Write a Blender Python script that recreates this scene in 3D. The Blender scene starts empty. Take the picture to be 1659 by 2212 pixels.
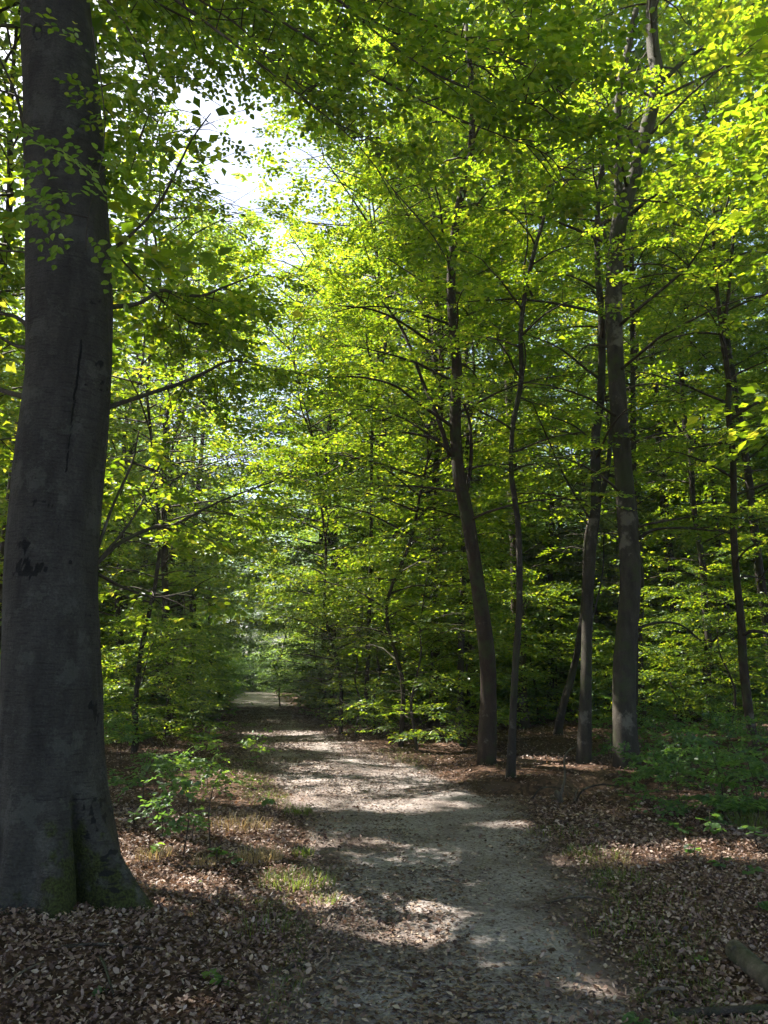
import bpy, math, numpy as np
from mathutils import Vector, Matrix
R = math.radians
sc = bpy.context.scene
COL = sc.collection

# ------------------------------------------------------------------ camera
F, CX, CY = 1671.0, 829.5, 1106.0         # focal length and centre in units of the 1659 x 2212 photograph
PITCH = R(11.63)
EYE = np.array([0.0, 0.0, 1.6])
cam_d = bpy.data.cameras.new('camera'); cam = bpy.data.objects.new('camera', cam_d); COL.objects.link(cam)
cam.location = EYE; cam.rotation_euler = (R(90) + PITCH, 0, 0)
cam_d.sensor_fit = 'VERTICAL'; cam_d.sensor_height = 24.0; cam_d.lens = F / 2212 * 24.0
cam_d.clip_start = 0.05; cam_d.clip_end = 1500
sc.camera = cam

# ------------------------------------------------------------------ light
SUN_AZ, SUN_EL = -56.0, 54.0              # degrees; azimuth from +Y, negative to the left of the view
SD = np.array([math.sin(R(SUN_AZ)) * math.cos(R(SUN_EL)), math.cos(R(SUN_AZ)) * math.cos(R(SUN_EL)), math.sin(R(SUN_EL))])
w = bpy.data.worlds.new('World'); sc.world = w; w.use_nodes = True
nt = w.node_tree; nt.nodes.clear()
wo = nt.nodes.new('ShaderNodeOutputWorld'); bg = nt.nodes.new('ShaderNodeBackground'); sky = nt.nodes.new('ShaderNodeTexSky')
sky.sky_type = 'NISHITA'; sky.sun_disc = False; sky.sun_elevation = R(SUN_EL); sky.sun_rotation = R(SUN_AZ)
sky.dust_density = 2.5; sky.ozone_density = 1.0; sky.air_density = 1.0
bg.inputs['Strength'].default_value = 0.075
nt.links.new(sky.outputs[0], bg.inputs['Color']); nt.links.new(bg.outputs[0], wo.inputs['Surface'])
sl = bpy.data.lights.new('sun', 'SUN'); sl.energy = 5.0; sl.angle = R(0.55); sl.color = (1.0, 0.93, 0.80)
so = bpy.data.objects.new('sun', sl); COL.objects.link(so)
so.rotation_euler = Vector(-SD).to_track_quat('-Z', 'Y').to_euler()
vs = sc.view_settings
vs.view_transform = 'Standard'; vs.look = 'None'; vs.gamma = 1.0; vs.use_curve_mapping = False
vs.exposure = 2.2
cy = sc.cycles
cy.max_bounces = 7; cy.diffuse_bounces = 5; cy.glossy_bounces = 2; cy.transmission_bounces = 4; cy.volume_bounces = 0
cy.transparent_max_bounces = 4; cy.sample_clamp_indirect = 6.0; cy.caustics_reflective = False; cy.caustics_refractive = False
cy.use_denoising = True
cy.use_adaptive_sampling = True; cy.adaptive_threshold = 0.02

rng = np.random.default_rng(11)

# ------------------------------------------------------------------ pixel <-> world
cP, sP = math.cos(PITCH), math.sin(PITCH)
def ray(px, py):
    u = (px - CX) / F; v = -(py - CY) / F
    return np.array([u, cP - sP * v, sP + cP * v])
def at(px, py, depth): return EYE + ray(px, py) * depth
def on_plane(px, py, y):
    """point seen at a pixel on the upright plane at distance y, and its depth"""
    r = ray(px, py); t = y / r[1]; return EYE + r * t, t
def ground_hit(px, py):
    r = ray(px, py); d = -1.6 / r[2]
    for _ in range(12):
        p = EYE + r * d; d += (gz(p[0], p[1]) - p[2]) / r[2]
    return EYE + r * d, d
def project(P):
    """world points -> photo units and depth"""
    q = np.atleast_2d(P) - EYE
    dep = q[:, 1] * cP + q[:, 2] * sP
    up = -q[:, 1] * sP + q[:, 2] * cP
    return CX + F * q[:, 0] / np.maximum(dep, 1e-3), CY - F * up / np.maximum(dep, 1e-3), dep

# path edges measured from the photo, on the flat ground
_pe = [(2260, 600, 1440), (2100, 665, 1350), (1980, 700, 1300), (1850, 690, 1235), (1740, 630, 1140), (1690, 590, 980), (1650, 550, 870),
       (1600, 515, 745), (1560, 506, 672), (1530, 503, 636), (1512, 503, 612), (1500, 503, 594)]
PY, PL, PR = [], [], []
for py, l, r_ in _pe:
    ry = ray(l, py); d = -1.6 / ry[2]; a = EYE + ry * d
    ry = ray(r_, py); b = EYE + ry * d
    PY.append(a[1]); PL.append(a[0]); PR.append(b[0])
PY = np.array([-40., 0.] + PY + [95., 140.]); PL = np.array([-.6, -.5] + PL + [-15.5, -30.]); PR = np.array([1.6, 1.5] + PR + [-12.5, -27.])
def path_lr(y): return np.interp(y, PY, PL), np.interp(y, PY, PR)
def path_dist(x, y):
    """metres outside the path edge, negative inside"""
    l, r_ = path_lr(y)
    return np.maximum(l - x, x - r_)

def vnoise(x, y, seed=0):
    """cheap smooth value noise in -1..1"""
    xi = np.floor(x).astype(np.int64); yi = np.floor(y).astype(np.int64)
    fx = x - xi; fy = y - yi; fx = fx * fx * (3 - 2 * fx); fy = fy * fy * (3 - 2 * fy)
    def h(a, b):
        n = (a * 374761393 + b * 668265263 + seed * 974711) & 0x7fffffff
        n = ((n ^ (n >> 13)) * 1274126177) & 0x7fffffff
        return ((n ^ (n >> 16)) & 0xffff) / 32767.5 - 1
    return (h(xi, yi) * (1 - fx) + h(xi + 1, yi) * fx) * (1 - fy) + (h(xi, yi + 1) * (1 - fx) + h(xi + 1, yi + 1) * fx) * fy

def gz(x, y):
    x = np.asarray(x, float); y = np.asarray(y, float)
    pd = path_dist(x, y)
    side = np.clip((pd + .1) / 1.2, 0, 1)
    z = side * (0.04 + 0.05 * vnoise(x * .6, y * .6, 1) + .025 * vnoise(x * 2.1, y * 2.1, 2)) + 0.012 * vnoise(x * 1.3, y * .8, 5)
    z = z + .10 * np.clip((pd - 1) / 6, 0, 1) * (1 + vnoise(x * .2, y * .2, 3))
    # small eroded bank on the right by the two slim stems
    bx = np.clip((x - 1.1) / .5, 0, 1) * np.clip((4.4 - x) / .8, 0, 1)
    edge = 11.35 + .18 * vnoise(x * 2, x * 0, 7)
    z = z + bx * (-0.20 * np.exp(-((y - edge + .32) / .30) ** 2) + .10 * np.clip((y - edge) / .12, 0, 1) * np.clip((16 - y) / 3, 0, 1))
    return z

# ------------------------------------------------------------------ tagging
def tag(o, label=None, cat=None, group=None, kind=None):
    if label: o['label'] = label
    if cat: o['category'] = cat
    if group: o['group'] = group
    if kind: o['kind'] = kind
    return o
def empty(name, loc, label, cat, group=None, rz=0):
    o = bpy.data.objects.new(name, None); COL.objects.link(o); o.location = [float(v) for v in loc]; o.rotation_euler = (0, 0, rz)
    o.empty_display_size = .2
    return tag(o, label, cat, group)

# ------------------------------------------------------------------ mesh helpers
def fast_mesh(name, V, loops, totals, mats, smooth=False, midx=None):
    me = bpy.data.meshes.new(name)
    V = np.ascontiguousarray(V, np.float32); loops = np.ascontiguousarray(loops, np.int32); totals = np.ascontiguousarray(totals, np.int32)
    me.vertices.add(len(V)); me.vertices.foreach_set('co', V.ravel())
    me.loops.add(len(loops)); me.loops.foreach_set('vertex_index', loops)
    me.polygons.add(len(totals))
    st = np.zeros(len(totals), np.int32); st[1:] = np.cumsum(totals)[:-1]
    me.polygons.foreach_set('loop_start', st); me.polygons.foreach_set('loop_total', totals)
    me.polygons.foreach_set('use_smooth', np.full(len(totals), smooth))
    for m in (mats if isinstance(mats, (list, tuple)) else [mats]): me.materials.append(m)
    if midx is not None: me.polygons.foreach_set('material_index', np.ascontiguousarray(midx, np.int32))
    me.update(calc_edges=True)
    return me
def add(name, me, parent=None, loc=None, kind=None):
    o = bpy.data.objects.new(name, me); COL.objects.link(o)
    if parent is not None: o.parent = parent
    if loc is not None: o.location = [float(v) for v in loc]
    if kind: o['kind'] = kind
    return o
class MB:
    """collects pieces into one mesh"""
    def __init__(s): s.V = []; s.L = []; s.T = []; s.n = 0; s.M = []
    def put(s, V, loops, totals, mi=0):
        V = np.asarray(V, float).reshape(-1, 3); s.V.append(V); s.L.append(np.asarray(loops, np.int64) + s.n); s.T.append(np.asarray(totals)); s.n += len(V)
        s.M.append(np.full(len(totals), mi))
    def mesh(s, name, mats, smooth=False, origin=(0, 0, 0)):
        if not s.V: return None
        return fast_mesh(name, np.concatenate(s.V) - np.asarray(origin), np.concatenate(s.L), np.concatenate(s.T), mats, smooth, np.concatenate(s.M))

def catmull(P, n):
    P = np.asarray(P, float); m = len(P)
    if m < 3:
        t = np.linspace(0, 1, n)[:, None]; return P[0] * (1 - t) + P[-1] * t
    Q = np.vstack([2 * P[0] - P[1], P, 2 * P[-1] - P[-2]])
    t = np.linspace(0, m - 1 - 1e-9, n); i = t.astype(int); f = (t - i)[:, None]
    p0, p1, p2, p3 = Q[i], Q[i + 1], Q[i + 2], Q[i + 3]
    return .5 * ((2 * p1) + (-p0 + p2) * f + (2 * p0 - 5 * p1 + 4 * p2 - p3) * f ** 2 + (-p0 + 3 * p1 - 3 * p2 + p3) * f ** 3)

def tube(mb, P, rad, sides=8, rough=0.0, seed=0, cap=True, mi=0):
    P = np.asarray(P, float); n = len(P); rad = np.broadcast_to(np.asarray(rad, float), (n,))
    T = np.gradient(P, axis=0); T /= np.linalg.norm(T, axis=1)[:, None] + 1e-9
    up = np.array([0, 0, 1.]) if abs(T[:, 2]).mean() < .85 else np.array([0, 1., 0])
    A = np.cross(T, up); A /= np.linalg.norm(A, axis=1)[:, None] + 1e-9
    B = np.cross(A, T)
    th = np.linspace(0, 2 * np.pi, sides, endpoint=False)
    rr = rad[:, None] * np.ones((1, sides))
    if rough:
        r2 = np.random.default_rng(seed)
        ln = np.concatenate([[0], np.cumsum(np.linalg.norm(np.diff(P, axis=0), axis=1))])
        nz = vnoise(np.cos(th)[None] * 2.1 + ln[:, None] * 1.7 / max(rad.max() * 6, .05) * .3 + 50, np.sin(th)[None] * 2.1 + ln[:, None] * .9, seed)
        rr = rr * (1 + rough * nz + rough * .5 * r2.normal(size=(n, 1)) * .4)
    V = P[:, None] + rr[..., None] * (np.cos(th)[None, :, None] * A[:, None] + np.sin(th)[None, :, None] * B[:, None])
    V = V.reshape(-1, 3)
    i = np.arange(n - 1)[:, None] * sides; j = np.arange(sides)[None]; k = (j + 1) % sides
    q = np.stack([i + j, i + k, i + sides + k, i + sides + j], -1).reshape(-1)
    L = [q]; Tt = [np.full((n - 1) * sides, 4)]
    if cap:
        L += [np.arange(sides)[::-1], np.arange(sides) + (n - 1) * sides]; Tt += [np.array([sides, sides])]
    mb.put(V, np.concatenate(L), np.concatenate(Tt), mi)

# leaf templates: unit length along +Y, normal +Z
def tmpl(V, faces): return np.array(V, float), np.concatenate([np.array(f) for f in faces]), np.array([len(f) for f in faces])
LQ = tmpl([(0, 0, 0), (.33, .45, .07), (0, 1, -.06), (-.33, .45, .07)], [(0, 1, 2, 3)])
LH = tmpl([(0, 0, 0), (.29, .28, .06), (.27, .68, .05), (0, 1, -.1), (-.27, .68, .05), (-.29, .28, .06)], [(0, 1, 2, 3), (0, 3, 4, 5)])
def _near():
    ts = [0, .12, .3, .5, .7, .88, 1.0]; ws = [0, .2, .34, .37, .31, .17, 0]
    V = []; F_ = []
    for k, t in enumerate(ts): V.append((0, t, -.16 * t * t))
    for s in (1, -1):
        for k in range(1, 6): V.append((s * ws[k], ts[k] + .03, .22 * ws[k] - .16 * ts[k] ** 2 + (.02 if k % 2 else -.015)))
    for s, b in ((1, 7), (-1, 12)):
        def q(a): return a if s > 0 else a[::-1]
        F_.append(q((0, b, 1)))
        for k in range(1, 5): F_.append(q((k, b + k - 1, b + k, k + 1)))
        F_.append(q((5, b + 4, 6)))
    return tmpl(V, F_)
LN = _near()
LM = tmpl([(0, 0, 0), (0, .38, -.03), (0, .72, -.08), (0, 1, -.16), (.30, .26, .05), (.33, .58, .06), (.17, .88, -.03), (-.30, .26, .04), (-.33, .58, .07), (-.17, .88, -.04)],
          [(0, 4, 5, 1), (1, 5, 6, 2), (2, 6, 3), (0, 1, 8, 7), (1, 2, 9, 8), (2, 3, 9)])
def place(T, P, D, N, S, Wd=1.0):
    """instances of a leaf template; D direction, N approximate normal"""
    V, L, C = T
    P = np.asarray(P, float); n = len(P)
    D = D / (np.linalg.norm(D, axis=1)[:, None] + 1e-9)
    X = np.cross(D, N); X /= np.linalg.norm(X, axis=1)[:, None] + 1e-9
    Z = np.cross(X, D)
    S = np.broadcast_to(S, (n,)); Wd = np.broadcast_to(Wd, (n,))
    out = P[:, None] + S[:, None, None] * (V[None, :, 0:1] * X[:, None] * Wd[:, None, None] + V[None, :, 1:2] * D[:, None] + V[None, :, 2:3] * Z[:, None])
    loops = (L[None] + (np.arange(n) * len(V))[:, None]).ravel()
    return out.reshape(-1, 3), loops, np.tile(C, n)
def leaf_matrix(P, D, N, S, Wd=1.0):
    D = D / np.linalg.norm(D); X = np.cross(D, N); X /= np.linalg.norm(X) + 1e-9; Z = np.cross(X, D)
    m = Matrix.Identity(4)
    for i in range(3): m[i][0] = X[i] * S * Wd; m[i][1] = D[i] * S; m[i][2] = Z[i] * S; m[i][3] = P[i]
    return m

# ------------------------------------------------------------------ materials
def new_mat(name):
    m = bpy.data.materials.new(name); m.use_nodes = True; m.node_tree.nodes.clear(); return m, m.node_tree.nodes, m.node_tree.links
def ramp(ns, stops, interp='LINEAR'):
    r_ = ns.new('ShaderNodeValToRGB'); r_.color_ramp.interpolation = interp
    while len(r_.color_ramp.elements) < len(stops): r_.color_ramp.elements.new(.5)
    for e, (p, c) in zip(r_.color_ramp.elements, stops): e.position = p; e.color = (*c, 1)
    return r_
def leaf_mat(name, dif, tra, gloss=.05, rough=.42):
    m, ns, lk = new_mat(name)
    out = ns.new('ShaderNodeOutputMaterial'); g = ns.new('ShaderNodeNewGeometry'); oi = ns.new('ShaderNodeObjectInfo')
    ad = ns.new('ShaderNodeMath'); ad.operation = 'ADD'; fr = ns.new('ShaderNodeMath'); fr.operation = 'FRACT'
    lk.new(g.outputs['Random Per Island'], ad.inputs[0]); lk.new(oi.outputs['Random'], ad.inputs[1]); lk.new(ad.outputs[0], fr.inputs[0])
    rd = ramp(ns, dif); rt = ramp(ns, tra); lk.new(fr.outputs[0], rd.inputs[0]); lk.new(fr.outputs[0], rt.inputs[0])
    d = ns.new('ShaderNodeBsdfDiffuse'); t = ns.new('ShaderNodeBsdfTranslucent'); s = ns.new('ShaderNodeAddShader')
    lk.new(rd.outputs[0], d.inputs[0]); lk.new(rt.outputs[0], t.inputs[0]); lk.new(d.outputs[0], s.inputs[0]); lk.new(t.outputs[0], s.inputs[1])
    gl = ns.new('ShaderNodeBsdfAnisotropic' if False else 'ShaderNodeBsdfGlossy'); gl.inputs['Roughness'].default_value = rough
    gl.inputs['Color'].default_value = (.9, .95, 1, 1)
    fz = ns.new('ShaderNodeLayerWeight'); fz.inputs['Blend'].default_value = .3
    mm = ns.new('ShaderNodeMath'); mm.operation = 'MULTIPLY_ADD'; mm.inputs[1].default_value = .10; mm.inputs[2].default_value = gloss * .5
    lk.new(fz.outputs['Fresnel'], mm.inputs[0])
    mx = ns.new('ShaderNodeMixShader'); lk.new(mm.outputs[0], mx.inputs[0]); lk.new(s.outputs[0], mx.inputs[1]); lk.new(gl.outputs[0], mx.inputs[2])
    lk.new(mx.outputs[0], out.inputs[0])
    return m
M = {}
M['leaf'] = leaf_mat('beech_leaf', [(0, (.025, .055, .012)), (.5, (.04, .078, .016)), (1, (.065, .10, .02))],
                     [(0, (.085, .155, .006)), (.4, (.165, .255, .007)), (.85, (.29, .36, .010)), (1, (.42, .38, .03))])
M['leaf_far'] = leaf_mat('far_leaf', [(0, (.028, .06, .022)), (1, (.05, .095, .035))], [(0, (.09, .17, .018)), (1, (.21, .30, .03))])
M['leaf_low'] = leaf_mat('understory_leaf', [(0, (.018, .042, .018)), (1, (.04, .075, .022))], [(0, (.06, .14, .02)), (1, (.15, .26, .03))], gloss=.06)
M['leaf_fresh'] = leaf_mat('fresh_leaf', [(0, (.045, .085, .02)), (1, (.07, .12, .03))], [(0, (.12, .21, .015)), (1, (.24, .34, .03))])
M['grass'] = leaf_mat('grass_blade', [(0, (.035, .06, .015)), (.6, (.06, .085, .022)), (1, (.12, .10, .05))], [(0, (.08, .15, .012)), (1, (.14, .14, .03))], gloss=.0)
M['straw'] = leaf_mat('dry_grass', [(0, (.22, .16, .08)), (1, (.32, .25, .13))], [(0, (.12, .08, .03)), (1, (.18, .13, .05))], gloss=.02)
M['litter'] = leaf_mat('dead_leaf', [(0, (.035, .018, .014)), (.25, (.10, .055, .042)), (.5, (.165, .105, .082)), (.8, (.26, .185, .150)), (1, (.40, .32, .27))],
                       [(0, (.01, .005, .002)), (1, (.07, .035, .015))], gloss=.05, rough=.5)
M['chip'] = leaf_mat('leaf_crumb', [(0, (.035, .02, .015)), (.55, (.10, .058, .042)), (.8, (.20, .14, .10)), (1, (.36, .29, .23))],
                     [(0, (.005, .003, .001)), (1, (.02, .01, .005))], gloss=.03, rough=.6)

def bark_mat(name, c1, c2, scale=1.0, bump=.3, moss=0.0, band=True):
    m, ns, lk = new_mat(name)
    out = ns.new('ShaderNodeOutputMaterial'); b = ns.new('ShaderNodeBsdfPrincipled'); b.inputs['Roughness'].default_value = .82
    b.inputs['Specular IOR Level'].default_value = .25
    tc = ns.new('ShaderNodeTexCoord'); mp = ns.new('ShaderNodeMapping'); mp.inputs['Scale'].default_value = (scale, scale, scale * .28)
    lk.new(tc.outputs['Object'], mp.inputs[0])
    n1 = ns.new('ShaderNodeTexNoise'); n1.inputs['Scale'].default_value = 6; n1.inputs['Detail'].default_value = 9; n1.inputs['Roughness'].default_value = .62
    lk.new(mp.outputs[0], n1.inputs[0])
    n2 = ns.new('ShaderNodeTexNoise'); n2.inputs['Scale'].default_value = 55 * scale; n2.inputs['Detail'].default_value = 6
    lk.new(tc.outputs['Object'], n2.inputs[0])
    r_ = ramp(ns, [(.28, c1), (.5, tuple((a + b_) / 2 for a, b_ in zip(c1, c2))), (.72, c2)]); lk.new(n1.outputs[0], r_.inputs[0])
    mixc = ns.new('ShaderNodeMix'); mixc.data_type = 'RGBA'; mixc.blend_type = 'MULTIPLY'; mixc.inputs[0].default_value = .7
    r2 = ramp(ns, [(.3, (.55, .55, .55)), (.7, (1.25, 1.25, 1.25))]); lk.new(n2.outputs[0], r2.inputs[0])
    lk.new(r_.outputs[0], mixc.inputs[6]); lk.new(r2.outputs[0], mixc.inputs[7])
    colr = mixc.outputs[2]; wr = None
    if moss:
        mw = ns.new('ShaderNodeMapping'); mw.inputs['Scale'].default_value = (1.6, 1.6, 17); lk.new(tc.outputs['Object'], mw.inputs[0])
        wr = ns.new('ShaderNodeTexNoise'); wr.inputs['Scale'].default_value = 4; wr.inputs['Detail'].default_value = 7; wr.inputs['Roughness'].default_value = .7; lk.new(mw.outputs[0], wr.inputs[0])
        rw = ramp(ns, [(.34, (.35, .35, .35)), (.46, (1, 1, 1)), (.7, (1.15, 1.15, 1.15))]); lk.new(wr.outputs[0], rw.inputs[0])
        mw2 = ns.new('ShaderNodeMix'); mw2.data_type = 'RGBA'; mw2.blend_type = 'MULTIPLY'; mw2.inputs[0].default_value = .8; lk.new(colr, mw2.inputs[6]); lk.new(rw.outputs[0], mw2.inputs[7])
        nl_ = ns.new('ShaderNodeTexNoise'); nl_.inputs['Scale'].default_value = 3.2; nl_.inputs['Detail'].default_value = 10; nl_.inputs['Roughness'].default_value = .75; lk.new(tc.outputs['Object'], nl_.inputs[0])
        rl = ramp(ns, [(.545, (0, 0, 0)), (.575, (1, 1, 1))]); lk.new(nl_.outputs[0], rl.inputs[0])
        ml = ns.new('ShaderNodeMix'); ml.data_type = 'RGBA'; lf = ns.new('ShaderNodeMath'); lf.operation = 'MULTIPLY'; lf.inputs[1].default_value = .25; lk.new(rl.outputs[0], lf.inputs[0]); lk.new(lf.outputs[0], ml.inputs[0])
        lk.new(mw2.outputs[2], ml.inputs[6]); ml.inputs[7].default_value = (.14, .145, .12, 1); colr = ml.outputs[2]
    if moss:
        at_ = ns.new('ShaderNodeAttribute'); at_.attribute_name = 'moss'
        n3 = ns.new('ShaderNodeTexNoise'); n3.inputs['Scale'].default_value = 9; n3.inputs['Detail'].default_value = 8; n3.inputs['Roughness'].default_value = .7
        lk.new(tc.outputs['Object'], n3.inputs[0])
        a2 = ns.new('ShaderNodeMath'); a2.operation = 'MULTIPLY_ADD'; a2.inputs[1].default_value = 1.6; lk.new(n3.outputs[0], a2.inputs[0])
        sb = ns.new('ShaderNodeMath'); sb.operation = 'ADD'; sb.inputs[1].default_value = -1.3; lk.new(at_.outputs['Fac'], sb.inputs[0]); lk.new(sb.outputs[0], a2.inputs[2])
        cl = ns.new('ShaderNodeMath'); cl.operation = 'MULTIPLY'; cl.use_clamp = True; cl.inputs[1].default_value = 4.0; lk.new(a2.outputs[0], cl.inputs[0])
        mg = ns.new('ShaderNodeMix'); mg.data_type = 'RGBA'; lk.new(cl.outputs[0], mg.inputs[0]); lk.new(colr, mg.inputs[6])
        rm = ramp(ns, [(.35, (.014, .016, .005)), (.65, (.055, .065, .015))]); lk.new(n2.outputs[0], rm.inputs[0]); lk.new(rm.outputs[0], mg.inputs[7])
        sc_ = ns.new('ShaderNodeAttribute'); sc_.attribute_name = 'scar'
        n5 = ns.new('ShaderNodeTexNoise'); n5.inputs['Scale'].default_value = 42; n5.inputs['Detail'].default_value = 8; n5.inputs['Roughness'].default_value = .7; lk.new(tc.outputs['Object'], n5.inputs[0])
        s5 = ns.new('ShaderNodeMath'); s5.operation = 'MULTIPLY_ADD'; s5.inputs[1].default_value = .9; lk.new(n5.outputs[0], s5.inputs[0]); lk.new(sc_.outputs['Fac'], s5.inputs[2])
        s6 = ns.new('ShaderNodeMapRange'); s6.inputs['From Min'].default_value = .74; s6.inputs['From Max'].default_value = .92; lk.new(s5.outputs[0], s6.inputs[0])
        ms = ns.new('ShaderNodeMix'); ms.data_type = 'RGBA'; lk.new(s6.outputs[0], ms.inputs[0]); lk.new(mg.outputs[2], ms.inputs[6]); ms.inputs[7].default_value = (.012, .011, .010, 1)
        colr = ms.outputs[2]
    if not moss:
        na = ns.new('ShaderNodeTexNoise'); na.inputs['Scale'].default_value = 1.9; na.inputs['Detail'].default_value = 9; na.inputs['Roughness'].default_value = .68; lk.new(tc.outputs['Object'], na.inputs[0])
        rg = ramp(ns, [(.50, (0, 0, 0)), (.60, (.75, .75, .75))]); rp_ = ramp(ns, [(.36, (.7, .7, .7)), (.42, (0, 0, 0))]); lk.new(na.outputs[0], rg.inputs[0]); lk.new(na.outputs[0], rp_.inputs[0])
        m1 = ns.new('ShaderNodeMix'); m1.data_type = 'RGBA'; lk.new(rg.outputs[0], m1.inputs[0]); lk.new(colr, m1.inputs[6]); m1.inputs[7].default_value = (.045, .055, .022, 1)
        m2 = ns.new('ShaderNodeMix'); m2.data_type = 'RGBA'; lk.new(rp_.outputs[0], m2.inputs[0]); lk.new(m1.outputs[2], m2.inputs[6]); m2.inputs[7].default_value = (.17, .155, .13, 1); colr = m2.outputs[2]
    lk.new(colr, b.inputs['Base Color'])
    bp = ns.new('ShaderNodeBump'); bp.inputs['Strength'].default_value = bump; bp.inputs['Distance'].default_value = .02
    am = ns.new('ShaderNodeMath'); am.operation = 'ADD'; lk.new(n1.outputs[0], am.inputs[0]); lk.new(n2.outputs[0], am.inputs[1]); 
    if wr:
        a3 = ns.new('ShaderNodeMath'); a3.operation = 'ADD'; lk.new(am.outputs[0], a3.inputs[0]); lk.new(wr.outputs[0], a3.inputs[1]); am = a3
    lk.new(am.outputs[0], bp.inputs['Height'])
    lk.new(bp.outputs[0], b.inputs['Normal']); lk.new(b.outputs[0], out.inputs[0])
    return m
M['beech'] = bark_mat('beech_bark', (.027, .024, .021), (.074, .068, .059), 1.2, .8, moss=1.0)
M['bark'] = bark_mat('brown_bark', (.022, .015, .011), (.066, .046, .034), 1.6, .5)
M['bark_grey'] = bark_mat('grey_bark', (.022, .019, .015), (.074, .064, .051), 1.6, .4)
M['bark_dark'] = bark_mat('dark_bark', (.022, .018, .015), (.06, .048, .04), 2.0, .6)
M['twig'] = bark_mat('twig_bark', (.035, .028, .022), (.09, .07, .055), 4.0, .2)
M['dead_wood'] = bark_mat('weathered_wood', (.05, .04, .03), (.24, .20, .15), 3.0, .9)

def earth_mat(name, kind):
    m, ns, lk = new_mat(name)
    out = ns.new('ShaderNodeOutputMaterial'); b = ns.new('ShaderNodeBsdfPrincipled'); b.inputs['Roughness'].default_value = .95; b.inputs['Specular IOR Level'].default_value = .1
    g = ns.new('ShaderNodeNewGeometry')
    n1 = ns.new('ShaderNodeTexNoise'); n1.inputs['Scale'].default_value = 1.1; n1.inputs['Detail'].default_value = 8; n1.inputs['Roughness'].default_value = .6
    n2 = ns.new('ShaderNodeTexNoise'); n2.inputs['Scale'].default_value = 38; n2.inputs['Detail'].default_value = 5; n2.inputs['Roughness'].default_value = .75
    vo = ns.new('ShaderNodeTexVoronoi'); vo.inputs['Scale'].default_value = 22 if kind == 'floor' else 60
    for n_ in (n1, n2, vo): lk.new(g.outputs['Position'], n_.inputs[0] if n_.bl_idname != 'ShaderNodeTexVoronoi' else n_.inputs['Vector'])
    if kind == 'floor':
        ra = ramp(ns, [(.3, (.045, .026, .018)), (.55, (.10, .066, .048)), (.75, (.17, .125, .095))])
        rb = ramp(ns, [(0, (.35, .33, .32)), (.5, (.9, .86, .84)), (1, (1.9, 1.75, 1.65))])
        lk.new(vo.outputs['Color'], rb.inputs[0])
    else:
        ra = ramp(ns, [(.28, (.115, .082, .072)), (.43, (.215, .183, .174)), (.60, (.335, .305, .303))])
        rb = ramp(ns, [(.36, (.30, .25, .22)), (.47, (.85, .83, .81)), (.62, (1.3, 1.3, 1.3))])
        lk.new(n2.outputs[0], rb.inputs[0])
    lk.new(n1.outputs[0], ra.inputs[0])
    mx = ns.new('ShaderNodeMix'); mx.data_type = 'RGBA'; mx.blend_type = 'MULTIPLY'; mx.inputs[0].default_value = 1.0
    lk.new(ra.outputs[0], mx.inputs[6]); lk.new(rb.outputs[0], mx.inputs[7])
    at_ = ns.new('ShaderNodeAttribute'); at_.attribute_name = 'sand'
    s1 = ns.new('ShaderNodeMath'); s1.operation = 'MULTIPLY_ADD'; s1.inputs[1].default_value = .9; lk.new(n2.outputs[0], s1.inputs[0]); lk.new(at_.outputs['Fac'], s1.inputs[2])
    s2 = ns.new('ShaderNodeMapRange'); s2.inputs['From Min'].default_value = .80; s2.inputs['From Max'].default_value = 1.12; lk.new(s1.outputs[0], s2.inputs[0])
    lo_c = ns.new('ShaderNodeMix'); lo_c.data_type = 'RGBA'; lk.new(s2.outputs[0], lo_c.inputs[0])
    rs_ = ramp(ns, [(.3, (.05, .030, .022)), (.6, (.12, .082, .062))] if kind != 'floor' else [(.3, (.13, .095, .085)), (.6, (.24, .20, .19))]); lk.new(n1.outputs[0], rs_.inputs[0])
    if kind == 'floor': lk.new(mx.outputs[2], lo_c.inputs[6]); lk.new(rs_.outputs[0], lo_c.inputs[7])
    else: lk.new(rs_.outputs[0], lo_c.inputs[6]); lk.new(mx.outputs[2], lo_c.inputs[7])
    lk.new(lo_c.outputs[2], b.inputs['Base Color'])
    bp = ns.new('ShaderNodeBump'); bp.inputs['Strength'].default_value = 1.0; bp.inputs['Distance'].default_value = .025
    lk.new(n2.outputs[0], bp.inputs['Height']); lk.new(bp.outputs[0], b.inputs['Normal']); lk.new(b.outputs[0], out.inputs[0])
    return m
M['floor'] = earth_mat('forest_soil', 'floor'); M['path'] = earth_mat('sandy_path', 'path')

# ------------------------------------------------------------------ ground and path
def sinhgrid(lo, hi, c, n, k):
    a = math.asinh((lo - c) / k); b = math.asinh((hi - c) / k)
    return c + k * np.sinh(np.linspace(a, b, n))
def sand_attr(me, X, Y):
    v = np.clip(.55 - path_dist(X, Y) * 1.3 + .25 * vnoise(X * 1.8, Y * 1.2, 13) + .15 * vnoise(X * 6, Y * 4, 14), 0, 1)
    a = me.attributes.new('sand', 'FLOAT', 'POINT'); a.data.foreach_set('value', np.ascontiguousarray(v.ravel(), np.float32)); return me
def sheet(name, X, Y, Z, mat):
    ny, nx = X.shape
    i = (np.arange(ny - 1)[:, None] * nx + np.arange(nx - 1)[None])
    q = np.stack([i, i + 1, i + nx + 1, i + nx], -1).reshape(-1)
    return fast_mesh(name, np.stack([X, Y, Z], -1).reshape(-1, 3), q, np.full((ny - 1) * (nx - 1), 4), mat, True)
xs = sinhgrid(-160, 160, .5, 180, 5); ys = sinhgrid(-60, 260, 6, 240, 8)
X, Y = np.meshgrid(xs, ys)
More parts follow.
